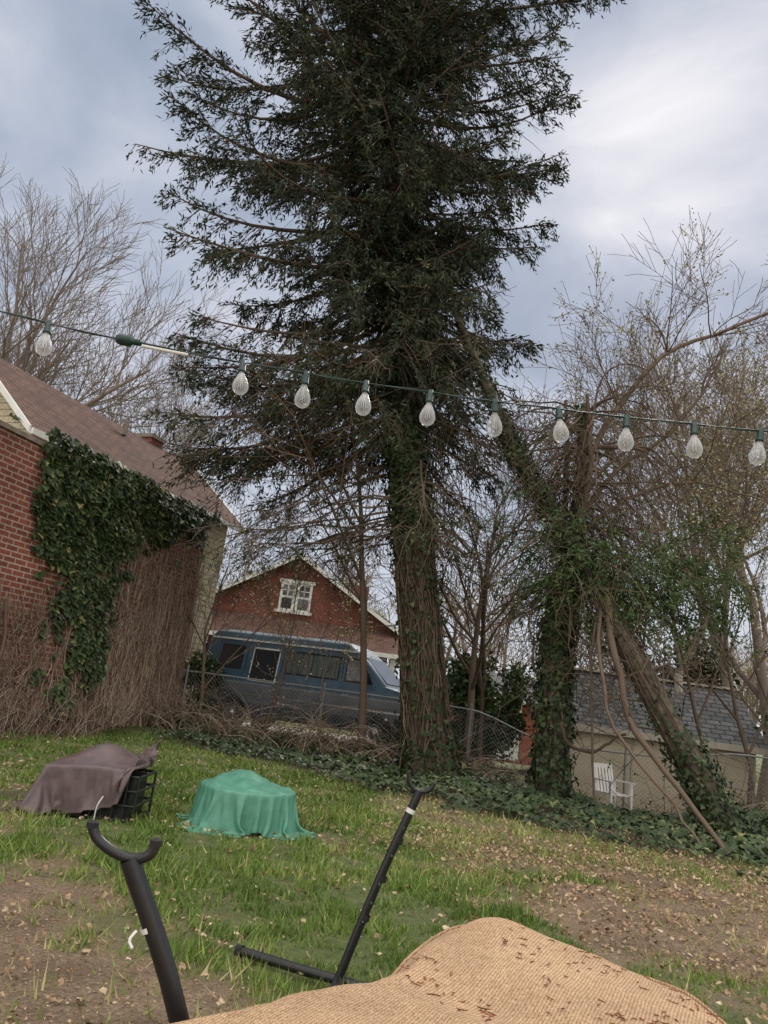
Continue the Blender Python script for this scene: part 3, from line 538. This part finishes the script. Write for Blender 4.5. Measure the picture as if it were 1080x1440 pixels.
tree('sapling',(-1.9,16.4,.1),2.8,.03,3,24,mat=M_twig,nch=(4,6),rmin=.004,start=.2,buds=600)
tree('sapling',(-.7,16.0,.1),2.4,.022,3,25,mat=M_twig,nch=(4,6),rmin=.004,start=.15,buds=500)
# brambles
T=Tubes(); rb=np.random.default_rng(9); lv=[]
for i in range(980):
    s=rb.uniform(0,cum[-1]-3) if i<600 else rb.uniform(0,6); q=np.array(fpt(s,-.05)); q[1]-=rb.uniform(-.3,1.5); q[2]=float(gh(q[0],q[1])); a=rb.uniform(0,6.28); d=unit(np.array([math.cos(a)*.5,math.sin(a)*.4,1.0])); l=rb.uniform(.3,1.6)
    if 4.2<q[0]<5.5: l*=.25
    P=[q]
    for j in range(6): d=unit(d+np.array([math.cos(a)*.14,0,-.20])+rb.normal(size=3)*.16); P.append(P[-1]+d*l/6)
    T.add(P,list(np.linspace(.008,.003,7)),3,rb.random())
    if rb.random()<.5: lv+=P[2:]
be=empty('brambles'); T.build('canes',M_vine,be); lv=np.array(lv); n=4500; c=lv[rb.integers(0,len(lv),n)]+rb.normal(size=(n,3))*.05; U,W=frame(unit(rb.normal(size=(n,3))),rb); s=rb.uniform(.03,.07,n); V,F=cards(c,U,W,KITE,s*.6,s); mk('young_leaves',V,F,M_needle2,var=np.repeat(rb.random(n),4),parent=be)
# distant mass of trees
T=Tubes(); rg2=np.random.default_rng(5); tips=[]
for i in range(26):
    x=-34+i*2.9+rg2.normal(); grow(T,Vector((x,rg2.uniform(44,58),0)),Vector((rg2.normal()*.05,0,1)).normalized(),rg2.uniform(5,7.5),.2,3,rg2,tips=tips,rmin=.016,nch=(6,8),start=.2)
de=empty('distant_trees'); T.build('limbs',M_twigf,de); tp=np.array(tips); n=30000; tp=tp[rg2.integers(0,len(tp),n)]+rg2.normal(size=(n,3))*.25; nr=unit(rg2.normal(size=(n,3))); U,W=frame(nr,rg2); s=rg2.uniform(.08,.2,n); V,F=cards(tp,U,W,KITE,s*.6,s); mk('spring_foliage',V,F,M_bud,var=np.repeat(rg2.random(n),4),parent=de)
def bush(name,cen,rad,n,mat,size,seed,trunk=True):
    rg=np.random.default_rng(seed); e=empty(name); cen=np.array(cen,float); rad=np.array(rad,float); K=26
    cc=cen+unit(rg.normal(size=(K,3)))*rg.uniform(.3,.85,(K,1))*rad; k=rg.integers(0,K,n); c=cc[k]+unit(rg.normal(size=(n,3)))*rg.random((n,1))**.5*rad.mean()*.38*rg.uniform(.6,1.2,(K,1))[k]
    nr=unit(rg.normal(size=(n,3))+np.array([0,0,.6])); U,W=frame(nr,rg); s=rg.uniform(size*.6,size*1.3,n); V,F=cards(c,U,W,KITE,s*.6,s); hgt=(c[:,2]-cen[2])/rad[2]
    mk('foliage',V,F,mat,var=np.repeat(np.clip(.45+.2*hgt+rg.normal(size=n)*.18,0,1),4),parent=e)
    T=Tubes(); g=np.array([cen[0],cen[1],float(gh(cen[0],cen[1]))-.05])
    for q in cc[:14]: T.add(spl([g,(g+q)/2+rg.normal(size=3)*.1,q],6),list(np.linspace(.04*rad.mean()+.01,.01,6)),5,.3)
    T.build('stems',M_twig,e); return e
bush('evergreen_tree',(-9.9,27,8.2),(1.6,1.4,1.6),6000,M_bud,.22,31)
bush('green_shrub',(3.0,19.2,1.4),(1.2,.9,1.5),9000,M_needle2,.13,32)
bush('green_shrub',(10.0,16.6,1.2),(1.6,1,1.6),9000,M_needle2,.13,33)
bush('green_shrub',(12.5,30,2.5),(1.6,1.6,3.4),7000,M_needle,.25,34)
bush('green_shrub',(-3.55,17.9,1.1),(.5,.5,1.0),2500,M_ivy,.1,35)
# ---------------------------------------------------------------- ivy covered broken tree
e=empty('ivy_covered_tree'); T=Tubes(); rg=np.random.default_rng(41)
pA=spl([(3.52,14,-.1),(3.45,14,1.5),(3.42,14,3.0),(3.6,14,4.4),(3.68,14,6),(3.6,14,7.4)],22); rA=np.interp(np.linspace(0,1,22),[0,.08,.4,.6,.7,1],[.36,.25,.22,.16,.10,.05])
T.add(pA,list(rA),10,.4)
for q in range(3):
    o=rg.normal(size=3)*.16; P=[p+o*np.array([1,1,0])*min(1,(i)/6)*1.5+rg.normal(size=3)*.03 for i,p in enumerate(pA[9:])]; T.add(P,list(np.linspace(.09,.03,len(P))),6,.35)
for i in range(130):
    t=rg.uniform(.48,1); p=pA[int(t*21)]; a=rg.uniform(0,6.28); l=rg.uniform(.8,3.0); P=[p]; d=np.array([math.cos(a),math.sin(a)*.7,rg.uniform(-.1,1.0)])
    for j in range(7): d=unit(d+np.array([0,0,-.26])+rg.normal(size=3)*.2); P.append(P[-1]+d*l/7)
    T.add(P,list(np.linspace(.024,.006,8)),4,rg.uniform(.1,.7))
    for q in range(10):
        p2=P[rg.integers(2,8)]; d2=unit(rg.normal(size=3)+np.array([0,0,-.4])); l2=rg.uniform(.3,1.0); T.add([p2,p2+d2*l2*.5+rg.normal(size=3)*.04,p2+d2*l2+rg.normal(size=3)*.08],[.007,.005,.004],3,rg.uniform(.1,.7))
    if i%3==0: foliate(P,l,20,.4,.12,(.08,.16))
for i in range(130):
    x=rg.uniform(2.6,4.9); z=rg.uniform(3.6,7.2); l=rg.uniform(1.5,4); y=rg.uniform(13.4,14.6); P=[np.array([x+.3*math.sin(q*.6+i)+q*.04*rg.normal(),y,max(.1,z-l*q/9)]) for q in range(10)]; T.add(P,[.007]*10,3,rg.random()*.8)
T.build('trunk_and_limbs',M_twig,e)
for c,n,sx in(((3.9,13.2,3.95),60,.5),((4.7,13.2,4.05),65,.5),((3.4,13.2,4.6),30,.4),((5.4,13.4,3.7),44,.5),((4.2,13.2,3.3),30,.4),((6.9,15,5.6),26,.4),((2.7,13.6,5.2),14,.35),((5.4,13.4,4.8),20,.4),((6.2,13.4,4.2),18,.4)):
    for i in range(n):
        p=np.array(c)+rg.normal(size=3)*np.array([sx,.3,.28]); a=rg.uniform(0,6.28); d=np.array([math.cos(a),math.sin(a)*.5,-.25]); l=rg.uniform(.4,.9); Q=[p]
        for s in range(3): d=unit(d+np.array([0,0,-.18])+rg.normal(size=3)*.1); Q.append(Q[-1]+d*l/3)
        foliate(Q,l,60,.5,.05,(.07,.15))
flush('evergreen_sprays',M_needle2,e,(.02,.038))
trunk_ivy('trunk_ivy',e,pA,rA,4200,lambda t:.07+.9*sm(.60,.45,t),vines=40,seed=6)
# leaning tree
e=empty('leaning_tree'); T=Tubes()
pB=spl([(5.6,11.6,-.1),(5.15,11.95,.85),(4.72,12.3,1.69),(4.07,13,3.13),(3.4,13.5,4.53),(2.52,13.9,5.9),(1.94,14.0,7.0),(.91,14.2,9.1)],30); rB=np.interp(np.linspace(0,1,30),[0,.06,.3,.6,1],[.32,.215,.19,.14,.07]); T.add(pB,list(rB),10,.75)
T.build('trunk',M_bark2,e); T=Tubes()
def stick(pts,r0,r1,n=14,k=6,v=.5): P=spl(pts,n)+rg.normal(size=(n,3))*.02; T.add(P,list(np.linspace(r0,r1,n)),k,v)
stick([(3.95,12.95,3.45),(4.0,12.4,2.4),(4.18,12,1.4),(4.4,10.9,.7),(4.6,9.7,.05)],.065,.03,v=.5)
stick([(3.9,13.0,3.4),(3.75,12.4,2.2),(3.95,11.9,1.2),(4.3,10.8,.5),(4.4,10.0,.1)],.035,.015,v=.6)
stick([(3.5,13.8,5.6),(4.28,14,7.4),(5.2,14,8.7),(6.07,14,9.2),(7.4,14,9.9),(8.6,14,10.2)],.06,.025,v=.6)
stick([(3.6,13.8,5.0),(4.4,14,6.2),(5.2,14,6.9),(5.9,14,7.9),(6.3,14,8.9)],.05,.02,v=.5)
stick([(3.5,13.8,4.6),(4.6,13.9,5.6),(5.8,14,6.1),(7.2,14,5.9)],.05,.015,v=.5)
stick([(3.6,13.8,5.4),(4.6,13.9,6.6),(5.4,14,6.3),(5.9,13.9,5.2)],.03,.01,v=.4)
stick([(3.6,13.6,6.6),(3.9,13.6,7.9),(4.7,13.8,8.2),(5.2,13.9,7.3)],.025,.008,v=.4)
stick([(3.35,13,1.34),(3.5,13,.98),(3.85,13,.92),(4.15,13,1.08),(4.42,13,1.28)],.03,.02,v=.2)
stick([(3.95,13.1,3.4),(3.7,12.8,2.6),(3.8,12.9,1.6),(3.9,12.9,.5),(4.0,12.9,.0)],.03,.015,v=.5)
for i in range(46):
    t=rg.uniform(.2,1); p=Vector(pB[int(t*29)]); d=Vector((rg.normal(),rg.normal()*.5,rg.uniform(-.2,1))).normalized(); grow(T,p,d,rg.uniform(.7,1.9),.018,2,rg,wob=.2,nch=(4,5),rmin=.0045,ang=(25,70))
    if t>.35 and i%3==0: foliate([np.array(p),np.array(p+d*.6),np.array(p+d*.9)],.9,34,.5,.1,(.05,.10))
for c in [(4.28,14,7.4),(5.2,14,8.7),(6.07,14,9.2),(7.4,14,9.9),(5.2,14,6.9),(5.9,14,7.9),(5.8,14,6.1),(4.6,13.9,5.6),(4.6,13.9,6.6)]*4:
    grow(T,Vector(c),Vector((rg.normal()*.6+.2,rg.normal()*.4,rg.uniform(.1,1))).normalized(),rg.uniform(.8,1.9),.018,2,rg,wob=.12,nch=(4,6),rmin=.0045)
T.build('limbs_and_twigs',M_twig,e); flush('young_leaves',M_needle2,e,(.025,.045))
trunk_ivy('trunk_ivy',e,pB,rB,5200,lambda t:np.clip(.9*sm(.30,.0,t)+.05+.55*sm(.42,.55,t)*sm(.95,.8,t),0,1),vines=26,seed=8,size=(.05,.09))
# ---------------------------------------------------------------- plastic chair
e=empty('plastic_chair',(4.95,15.1,float(gh(4.95,15.1))),math.radians(25)); e.scale=(.98,)*3; b=MB()
b.box((0,0,.42),(.46,.44,.03)); 
for sx in(-1,1):
    b.slab([(sx*.25-.025,-.24,.0),(sx*.25+.025,-.24,.0),(sx*.25+.025,-.18,.0),(sx*.25-.025,-.18,.0)],.64,dirv=(0,.02,1)); b.slab([(sx*.25-.025,.2,.0),(sx*.25+.025,.2,.0),(sx*.25+.025,.26,.0),(sx*.25-.025,.26,.0)],.64,dirv=(0,.05,1))
    b.box((sx*.27,0,.65),(.06,.52,.025))
    b.slab([(sx*.22-.02,.21,.43),(sx*.22+.02,.21,.43),(sx*.22+.02,.25,.43),(sx*.22-.02,.25,.43)],.48,dirv=(0,.25,.97))
for i in range(5): xx=-.16+.08*i; b.slab([(xx-.024,.215,.43),(xx+.024,.215,.43),(xx+.024,.24,.43),(xx-.024,.24,.43)],.44,dirv=(0,.25,.97))
b.box((0,.35,.89),(.48,.035,.08)); b.build('frame',M_white,e,bevel=.008)
# ---------------------------------------------------------------- draped covers, relaxed as real cloth over what they cover
def cloth(name,parent,mat,origin,ctr,half,n,m_,H,inside,comp,seed,z0,rot=0,steps=110,fric=.85,amp=1.):
    u=np.linspace(-half[0],half[0],n); v=np.linspace(-half[1],half[1],m_); du=u[1]-u[0]; dv_=v[1]-v[0]
    Uu,Vv_=np.meshgrid(u,v,indexing='ij'); ang=np.arctan2(Vv_/half[1],Uu/half[0]); mask=(np.abs(Uu/half[0])**3+np.abs(Vv_/half[1])**3)<(.92+.07*np.sin(ang*3+seed)+.05*np.sin(ang*7+seed))
    c_,s_=math.cos(rot),math.sin(rot); xx=Uu/comp; yy=Vv_/comp
    P=np.stack([ctr[0]+xx*c_-yy*s_,ctr[1]+xx*s_+yy*c_,z0+amp*(.12*(vn(Uu+5,Vv_+5,.16,seed)-.5)+.08*(vn(Uu+5,Vv_+5,.08,seed+1)-.5))],-1); Q=P.copy()
    S=slice; cons=[]
    for o in(0,1):
        cons.append(((S(None),S(o,m_-1,2)),(S(None),S(o+1,m_,2)),dv_,1.)); cons.append(((S(o,n-1,2),S(None)),(S(o+1,n,2),S(None)),du,1.))
    dg=math.hypot(du,dv_)
    for o in(0,1):
        cons.append(((S(o,n-1,2),S(0,m_-1)),(S(o+1,n,2),S(1,m_)),dg,.35)); cons.append(((S(o,n-1,2),S(1,m_)),(S(o+1,n,2),S(0,m_-1)),dg,.35))
    cons.append(((S(None),S(0,m_-2)),(S(None),S(2,m_)),2*dv_,.10)); cons.append(((S(0,n-2),S(None)),(S(2,n),S(None)),2*du,.10))
    C2=[]
    for sa,sb,L,k in cons:
        A_=mask[sa];B_=mask[sb]; a0=min(A_.shape[0],B_.shape[0]); a1=min(A_.shape[1],B_.shape[1])
        ia=np.arange(n*m_).reshape(n,m_)[sa][:a0,:a1]; ib=np.arange(n*m_).reshape(n,m_)[sb][:a0,:a1]; mk_=(A_[:a0,:a1]&B_[:a0,:a1]); C2.append((ia[mk_],ib[mk_],L,k))
    P=P.reshape(-1,3); Q=Q.reshape(-1,3)
    for st in range(steps):
        vel=(P-Q)*.975; Q=P.copy(); P=P+vel; P[:,2]-=.0011
        for it in range(10):
            for ia,ib,L,k in C2:
                d=P[ib]-P[ia]; l=np.sqrt((d*d).sum(1,keepdims=True))+1e-9; c=k*.5*(l-L)/l*d; P[ia]+=c; P[ib]-=c
            x=P[:,0];y=P[:,1];h=H(x,y)+.012; dd,nx_,ny_=inside(x,y)
            pen=(dd>0)&(P[:,2]<h); side=pen&(dd<.04)&(P[:,2]<h-.03)
            P[side,0]+=nx_[side]*dd[side]; P[side,1]+=ny_[side]*dd[side]
            tp_=pen&~side; P[tp_,2]=h[tp_]
            Q[tp_,:2]+=(P[tp_,:2]-Q[tp_,:2])*fric*.3
            gz=P[:,2]<.012; P[gz,2]=.012; Q[gz,:2]+=(P[gz,:2]-Q[gz,:2])*.3
    F=[]
    for i in range(n-1):
        for j in range(m_-1):
            if mask[i,j] and mask[i+1,j] and mask[i,j+1] and mask[i+1,j+1]: F.append([i*m_+j,(i+1)*m_+j,(i+1)*m_+j+1,i*m_+j+1])
    used=np.unique(np.array(F)); rm=-np.ones(n*m_,int); rm[used]=np.arange(len(used)); F=rm[np.array(F)]; V=P[used]+np.array(origin)
    print(name,V.min(0)-np.array(origin),V.max(0)-np.array(origin))
    o=mk(name,V,F,mat,smooth=True,parent=parent); ss=o.modifiers.new('sub','SUBSURF'); ss.levels=1; ss.render_levels=1; so_=o.modifiers.new('s','SOLIDIFY'); so_.thickness=.004; return o
e=empty('covered_fire_pit'); cg=(-.93,7.7,float(gh(-.93,7.7)))
def Hg(x,y): r2=x*x+y*y; return .345+.13*np.exp(-((x+.03)**2+(y-.02)**2)/.06)+.07*(vn(x+3,y+3,.13,61)-.3)*(r2<.16)
def ing(x,y): r=np.sqrt(x*x+y*y)+1e-9; return .45-r,x/r,y/r
cloth('green_cover',e,simple('green_tarp',(.11,.32,.225),(.075,.24,.165),.42,9,.3,.01),cg,(0,0),(.92,.84),96,90,Hg,ing,1.38,3,.54,.4,amp=1.3)
b=MB(); b.lathe([(.0,.12),(.2,.13),(.32,.22),(.38,.32),(.42,.33),(.42,.3),(.34,.2),(.22,.1),(0,.09)],cg,28)
for j in range(16):
    a=2*math.pi*j/16+.1; b.box((cg[0]+.36*math.cos(a),cg[1]+.36*math.sin(a),cg[2]+.10+.02*(j%3)),(.07,.11,.22),0,a+.15*math.sin(j*5))
b.build('iron_bowl',M_rust,e,bevel=.012)
e=empty('covered_log_rack'); cb=(-2.20,7.35,float(gh(-2.20,7.35)))
def Hb(x,y): return .41+.19*np.exp(-((x-.0)**2/.09+(y)**2/.05))+.05*x
def inb(x,y):
    dx=.44-np.abs(x-.03); dy=.33-np.abs(y+.02); d=np.minimum(dx,dy); fx=dx<dy; return d,np.where(fx,np.sign(x-.03),0),np.where(fx,0,np.sign(y+.02))
cloth('brown_cover',e,simple('brown_tarp',(.15,.105,.105),(.09,.064,.066),.40,9,.3,.01),cb,(-.30,-.02),(1.15,.72),116,80,Hb,inb,1.16,5,.64,.06,amp=1.2)
T=Tubes(); bx=[(-.33,-.31),(.41,-.31),(.41,.25),(-.33,.25)]
for z in(.03,.15,.27,.39): 
    for i in range(4): p=bx[i];q=bx[(i+1)%4]; T.add([(cb[0]+p[0],cb[1]+p[1],cb[2]+z),(cb[0]+q[0],cb[1]+q[1],cb[2]+z)],[.013]*2,6)
for i in range(9):
    for yy in(-.31,.25): xx=-.33+.0925*i; T.add([(cb[0]+xx,cb[1]+yy,cb[2]),(cb[0]+xx,cb[1]+yy,cb[2]+.40)],[.011]*2,6)
T.build('rack_bars',M_black,e)
b=MB(); b.box((cb[0]+.04,cb[1]-.02,cb[2]+.2),(.62,.46,.35)); b.build('rack_box',M_black,e,bevel=.02)
T=Tubes(); T.add(spl([(cb[0]+.16,cb[1]-.40,cb[2]+.22),(cb[0]+.13,cb[1]-.42,cb[2]+.14),(cb[0]+.12,cb[1]-.40,cb[2]+.02)],8),[.006]*8,5); T.build('white_strap',M_white,e)
cloth('tan_cloth',e,simple('tan_cloth',(.50,.32,.25),(.36,.22,.17),.8,9,.3,.01),(cb[0]-1.02,cb[1]-.1,cb[2]),(0,0),(.30,.22),34,30,lambda x,y:.07+.04*vn(x+3,y+3,.1,3),lambda x,y:(.16-np.sqrt(x*x+y*y),x*0,y*0),1.25,8,.16,.3,steps=50)
# ---------------------------------------------------------------- hammock stand
e=empty('hammock_stand'); T=Tubes()
def pipe(pts,r,n=16,k=12): T.add(spl(pts,n),[r]*n,k)
pipe([(-.372,1.5,.968),(-.242,1.53,.718),(-.13,1.6,.35),(-.08,1.68,.05)],.0175)
pipe([(-.449,1.5,1.015),(-.437,1.5,.996),(-.41,1.5,.979),(-.375,1.5,.969),(-.35,1.5,.972),(-.335,1.5,.982),(-.330,1.5,.999)],.0095,22)
pipe([(.345,3.9,.90),(.2,3.9,.48),(.07,3.9,.05)],.0205)
pipe([(.285,3.9,.975),(.292,3.9,.935),(.32,3.9,.905),(.36,3.9,.90),(.395,3.9,.915),(.41,3.9,.945)],.011,20)
pipe([(.07,3.9,.05),(-.02,2.8,.05),(-.08,1.68,.05)],.0225); pipe([(-.40,4.12,.045),(-.1,3.98,.045),(.2,3.86,.045)],.0225); pipe([(-.5,1.6,.045),(-.08,1.68,.045),(.35,1.76,.045)],.0225)
T.build('steel_tubes',M_black,e); T=Tubes()
T.add([(-.40,4.12,.045),(-.43,4.135,.045)],[.027]*2,12); T.add([(.2,3.86,.045),(.23,3.845,.045)],[.027]*2,12)
for t in(.25,.45,.65): T.add(line((.345-.29*t*.97,3.9,.90-.87*t),(.345-.29*(t+.03)*.97,3.9,.90-.87*(t+.03))),[.0225]*2,12)
for p in((-.449,1.5,1.015),(-.330,1.5,.999)): T.add([(p[0],p[1],p[2]-.004),(p[0],p[1],p[2]+.006)],[.0112]*2,12); T.add([(p[0],p[1],p[2]+.006),(p[0],p[1],p[2]+.010)],[.0112,.001],12)
T.build('caps_and_collars',M_tyre,e)
T=Tubes(); T.add([(-.318,1.513,.864),(-.313,1.514,.856)],[.0187]*2,14); T.add(spl([(-.333,1.49,.857),(-.341,1.482,.844),(-.333,1.48,.832)],6),[.0028]*6,6); T.add([(.316,3.9,.817),(.309,3.9,.797)],[.0216]*2,12)
for t in(.12,.2,.35,.5,.6,.7): T.add([(.345-.28*t,3.878,.90-.85*t),(.345-.28*t,3.874,.90-.85*t)],[.004,.004],8)
T.build('tag_and_pins',M_white,e)
# ---------------------------------------------------------------- hammock fabric
pts=np.array([(-.18,1.45),(.07,1.71),(.16,1.83),(.325,2.2),(.416,2.3),(.64,2.27),(.88,2.14),(.925,1.97),(.88,1.75),(.85,1.2),(.7,.6),(-.3,.6),(-.42,1.25)]); cen=np.array([.35,1.4])
ang=np.arctan2(pts[:,1]-cen[1],pts[:,0]-cen[0]); rad=np.hypot(*(pts-cen).T); o_=np.argsort(ang); ang=ang[o_]; rad=rad[o_]
A3=np.concatenate([ang-2*math.pi,ang,ang+2*math.pi]); R3=np.tile(rad,3)
def Rh(a): return sum(np.interp(a+q,A3,R3) for q in(-.06,-.03,0,.03,.06))/5
nr,nth=70,240; V=[];F=[]
for i in range(nr+1):
    t=i/nr
    for j in range(nth):
        a=-math.pi+2*math.pi*j/nth; q=min(t/.8,1); Rr_=Rh(a); r=Rr_*q*(1+.006*math.sin(a*23)*q); x=cen[0]+r*math.cos(a); y_=cen[1]+r*math.sin(a)
        wr=(1-abs(noise.noise(Vector((x*3.0+y_*1.5,y_*.9-x*.5,2))))*3)
        z=.765-.02*(x-.3)-.045*sm(.82,1,q)+.012*noise.noise(Vector((x*4,y_*4,0)))+.02*noise.noise(Vector((x*1.7,y_*1.7,5)))+.014*wr*sm(0,.3,q)*(1-.6*q)+.02*math.exp(-((x-.42)**2+(y_-2.15)**2)/.02)
        if t>.8: u=(t-.8)/.2; z-=u*.62; x=cen[0]+(r-.05*u+.02*math.sin(a*14)*u)*math.cos(a); y_=cen[1]+(r-.05*u+.02*math.sin(a*14)*u)*math.sin(a)
        V.append((x,y_,z))
for i in range(nr):
    for j in range(nth): F.append([i*nth+j,i*nth+(j+1)%nth,(i+1)*nth+(j+1)%nth,(i+1)*nth+j])
m,nt,bs=newmat('woven_fabric'); tc=nt.nodes.new('ShaderNodeTexCoord')
fib=[nz(nt,70,5,rough=.7,sc=(1,6,1)),nz(nt,70,5,rough=.7,sc=(6,1,1))]
mu=nt.nodes.new('ShaderNodeMath'); mu.operation='ADD'; nt.links.new(fib[0].outputs[0],mu.inputs[0]); nt.links.new(fib[1].outputs[0],mu.inputs[1])
w_=nt.nodes.new('ShaderNodeTexWave'); w_.bands_direction='X'; w_.inputs['Scale'].default_value=45; w_.inputs['Distortion'].default_value=3; w_.inputs['Detail'].default_value=3; w_.inputs['Detail Scale'].default_value=5
mp=nt.nodes.new('ShaderNodeMapping'); mp.inputs['Rotation'].default_value=(0,0,.45); nt.links.new(tc.outputs['Object'],mp.inputs[0]); nt.links.new(mp.outputs[0],w_.inputs[0])
mw=nt.nodes.new('ShaderNodeMath'); mw.operation='MULTIPLY_ADD'; mw.inputs[1].default_value=.22; nt.links.new(w_.outputs['Fac'],mw.inputs[0]); nt.links.new(mu.outputs[0],mw.inputs[2])
mh=nt.nodes.new('ShaderNodeMath'); mh.operation='MULTIPLY'; mh.inputs[1].default_value=.45; nt.links.new(mw.outputs[0],mh.inputs[0])
rr=ramp(nt,[(.38,(.20,.115,.06)),(.49,(.41,.265,.155)),(.60,(.64,.46,.30))],mh.outputs[0]); n_=nz(nt,5,6); r_=ramp(nt,[(.3,(.80,.76,.72)),(.7,(1.1,1.08,1.05))],n_.outputs[0])
nt.links.new(mul(nt,rr.outputs[0],r_.outputs[0]),bs.inputs['Base Color']); bs.inputs['Roughness'].default_value=.95; bump(nt,bs,mh.outputs[0],.5,.004)
he=empty('hammock'); mk('fabric',V,F,m,smooth=True,parent=he)
V=np.array(V).reshape(nr+1,nth,3); T=Tubes(); P=V[56,:,:]+np.array([0,0,.001]); P=np.concatenate([P,P[:1]]); T.add(P,[.0042]*len(P),6); T.build('piping',m,he)
T=Tubes(); rg=np.random.default_rng(77)
for i in range(480):
    a=rg.uniform(-.35,2.2); q=rg.uniform(.1,.98)**.6; ii=int(q*54); jj=int((a+math.pi)/(2*math.pi)*nth)%nth; p=V[ii,jj]+np.array([rg.normal()*.008,rg.normal()*.008,0])
    if vn(p[0]*3,p[1]*3,.5,50)<.35+.25*rg.random(): continue
    a=rg.uniform(0,6.28); P=[p+np.array([0,0,.003])]; cur=rg.normal()*.5; st=rg.uniform(.002,.0065)
    for s in range(5): a+=cur+rg.normal()*.5; P.append(P[-1]+np.array([math.cos(a),math.sin(a),0])*st)
    T.add(P,[.0007,.0014,.001,.0015,.0011,.0005],4,rg.uniform(0,1))
T.build('catkin_debris',leafmat('debris',[(0,(.13,.04,.02)),(1,(.30,.12,.07))],0,.9),he)
# ---------------------------------------------------------------- string lights
e=empty('string_lights'); T=Tubes(); cx_=np.array([-6,-2.0,-1.33,-.168,.8,1.81,6]); cz_=np.array([3.45,2.90,2.83,2.777,2.775,2.80,3.15])
xs_=np.linspace(-6,6,90); zs_=np.array([np.interp(x,cx_,cz_) for x in xs_]); zs_=np.convolve(np.pad(zs_,3,mode='edge'),np.ones(7)/7,'valid')
def cz(x): return float(np.interp(x,xs_,zs_))
T.add([(x,3.5,z) for x,z in zip(xs_,zs_)],[.0036]*90,6); T.add([(x,3.5+.006*math.cos(i*1.3),z+.006*math.sin(i*1.3)) for i,(x,z) in enumerate(zip(xs_,zs_))],[.0026]*90,5)
M_sock=simple('green_socket',(.010,.045,.04),(.006,.025,.024),.4,20,.1,.002)
T.build('cable',M_sock,e)
M_bulb,nt,bs=newmat('bulb_glass'); bs.inputs['Base Color'].default_value=(.85,.87,.9,1); bs.inputs['Roughness'].default_value=.06; bs.inputs['Specular IOR Level'].default_value=.9
tr=nt.nodes.new('ShaderNodeBsdfTransparent'); lw=nt.nodes.new('ShaderNodeLayerWeight'); lw.inputs[0].default_value=.45; mrr=nt.nodes.new('ShaderNodeMapRange'); mrr.inputs[3].default_value=.13; mrr.inputs[4].default_value=.65; nt.links.new(lw.outputs['Facing'],mrr.inputs[0]); mx=nt.nodes.new('ShaderNodeMixShader'); nt.links.new(mrr.outputs[0],mx.inputs[0]); nt.links.new(tr.outputs[0],mx.inputs[1]); nt.links.new(bs.outputs[0],mx.inputs[2]); nt.links.new(mx.outputs[0],nt.nodes['Material Output'].inputs[0])
b=MB(); g_=MB(); fl=Tubes()
bx=[-2.4,-1.753,-.78,-.465,-.168,.149,.466,.78,1.115,1.447,1.777,2.1,2.43]
for i,x in enumerate(bx):
    z=cz(x); Mx=Matrix.Translation((x,3.5,z))@Matrix.Rotation(random.uniform(-.14,.14),4,'Y')@Matrix.Rotation(random.uniform(-.14,.14),4,'X')@Matrix.Scale(.93,4)
    b.lathe([(0,.014),(.014,.012),(.016,-.01),(.019,-.015),(.019,-.05),(.021,-.052),(.021,-.06),(0,-.06)],(0,0,0),14,0,Mx)
    g_.lathe([(.013,-.055),(.015,-.07),(.022,-.085),(.034,-.11),(.041,-.135),(.042,-.15),(.036,-.17),(.024,-.183),(.010,-.189),(0,-.190)],(0,0,0),20,0,Mx)
    for a in range(4): 
        q=a*1.57; fl.add([Mx@Vector((.004*math.cos(q),.004*math.sin(q),-.06)),Mx@Vector((.012*math.cos(q),.012*math.sin(q),-.15))],[.0011]*2,3,.9)
pm=Matrix.Translation((-1.36,3.5,cz(-1.36)))@Matrix.Rotation(math.pi/2+.05,4,'Y'); b.lathe([(0,-.05),(.02,-.05),(.028,-.03),(.028,.02),(.016,.03),(.016,.07),(0,.07)],(0,0,0),12,0,pm)
b.build('sockets',M_sock,e,smooth=True); g_.build('bulbs',M_bulb,e,smooth=True); fl.build('filaments',M_white,e)
T=Tubes(); T.add(line((-1.28,3.5,cz(-1.28)-.012),(-1.05,3.5,cz(-1.05)-.012)),[.009]*2,8); T.build('cable_label',M_white,e)
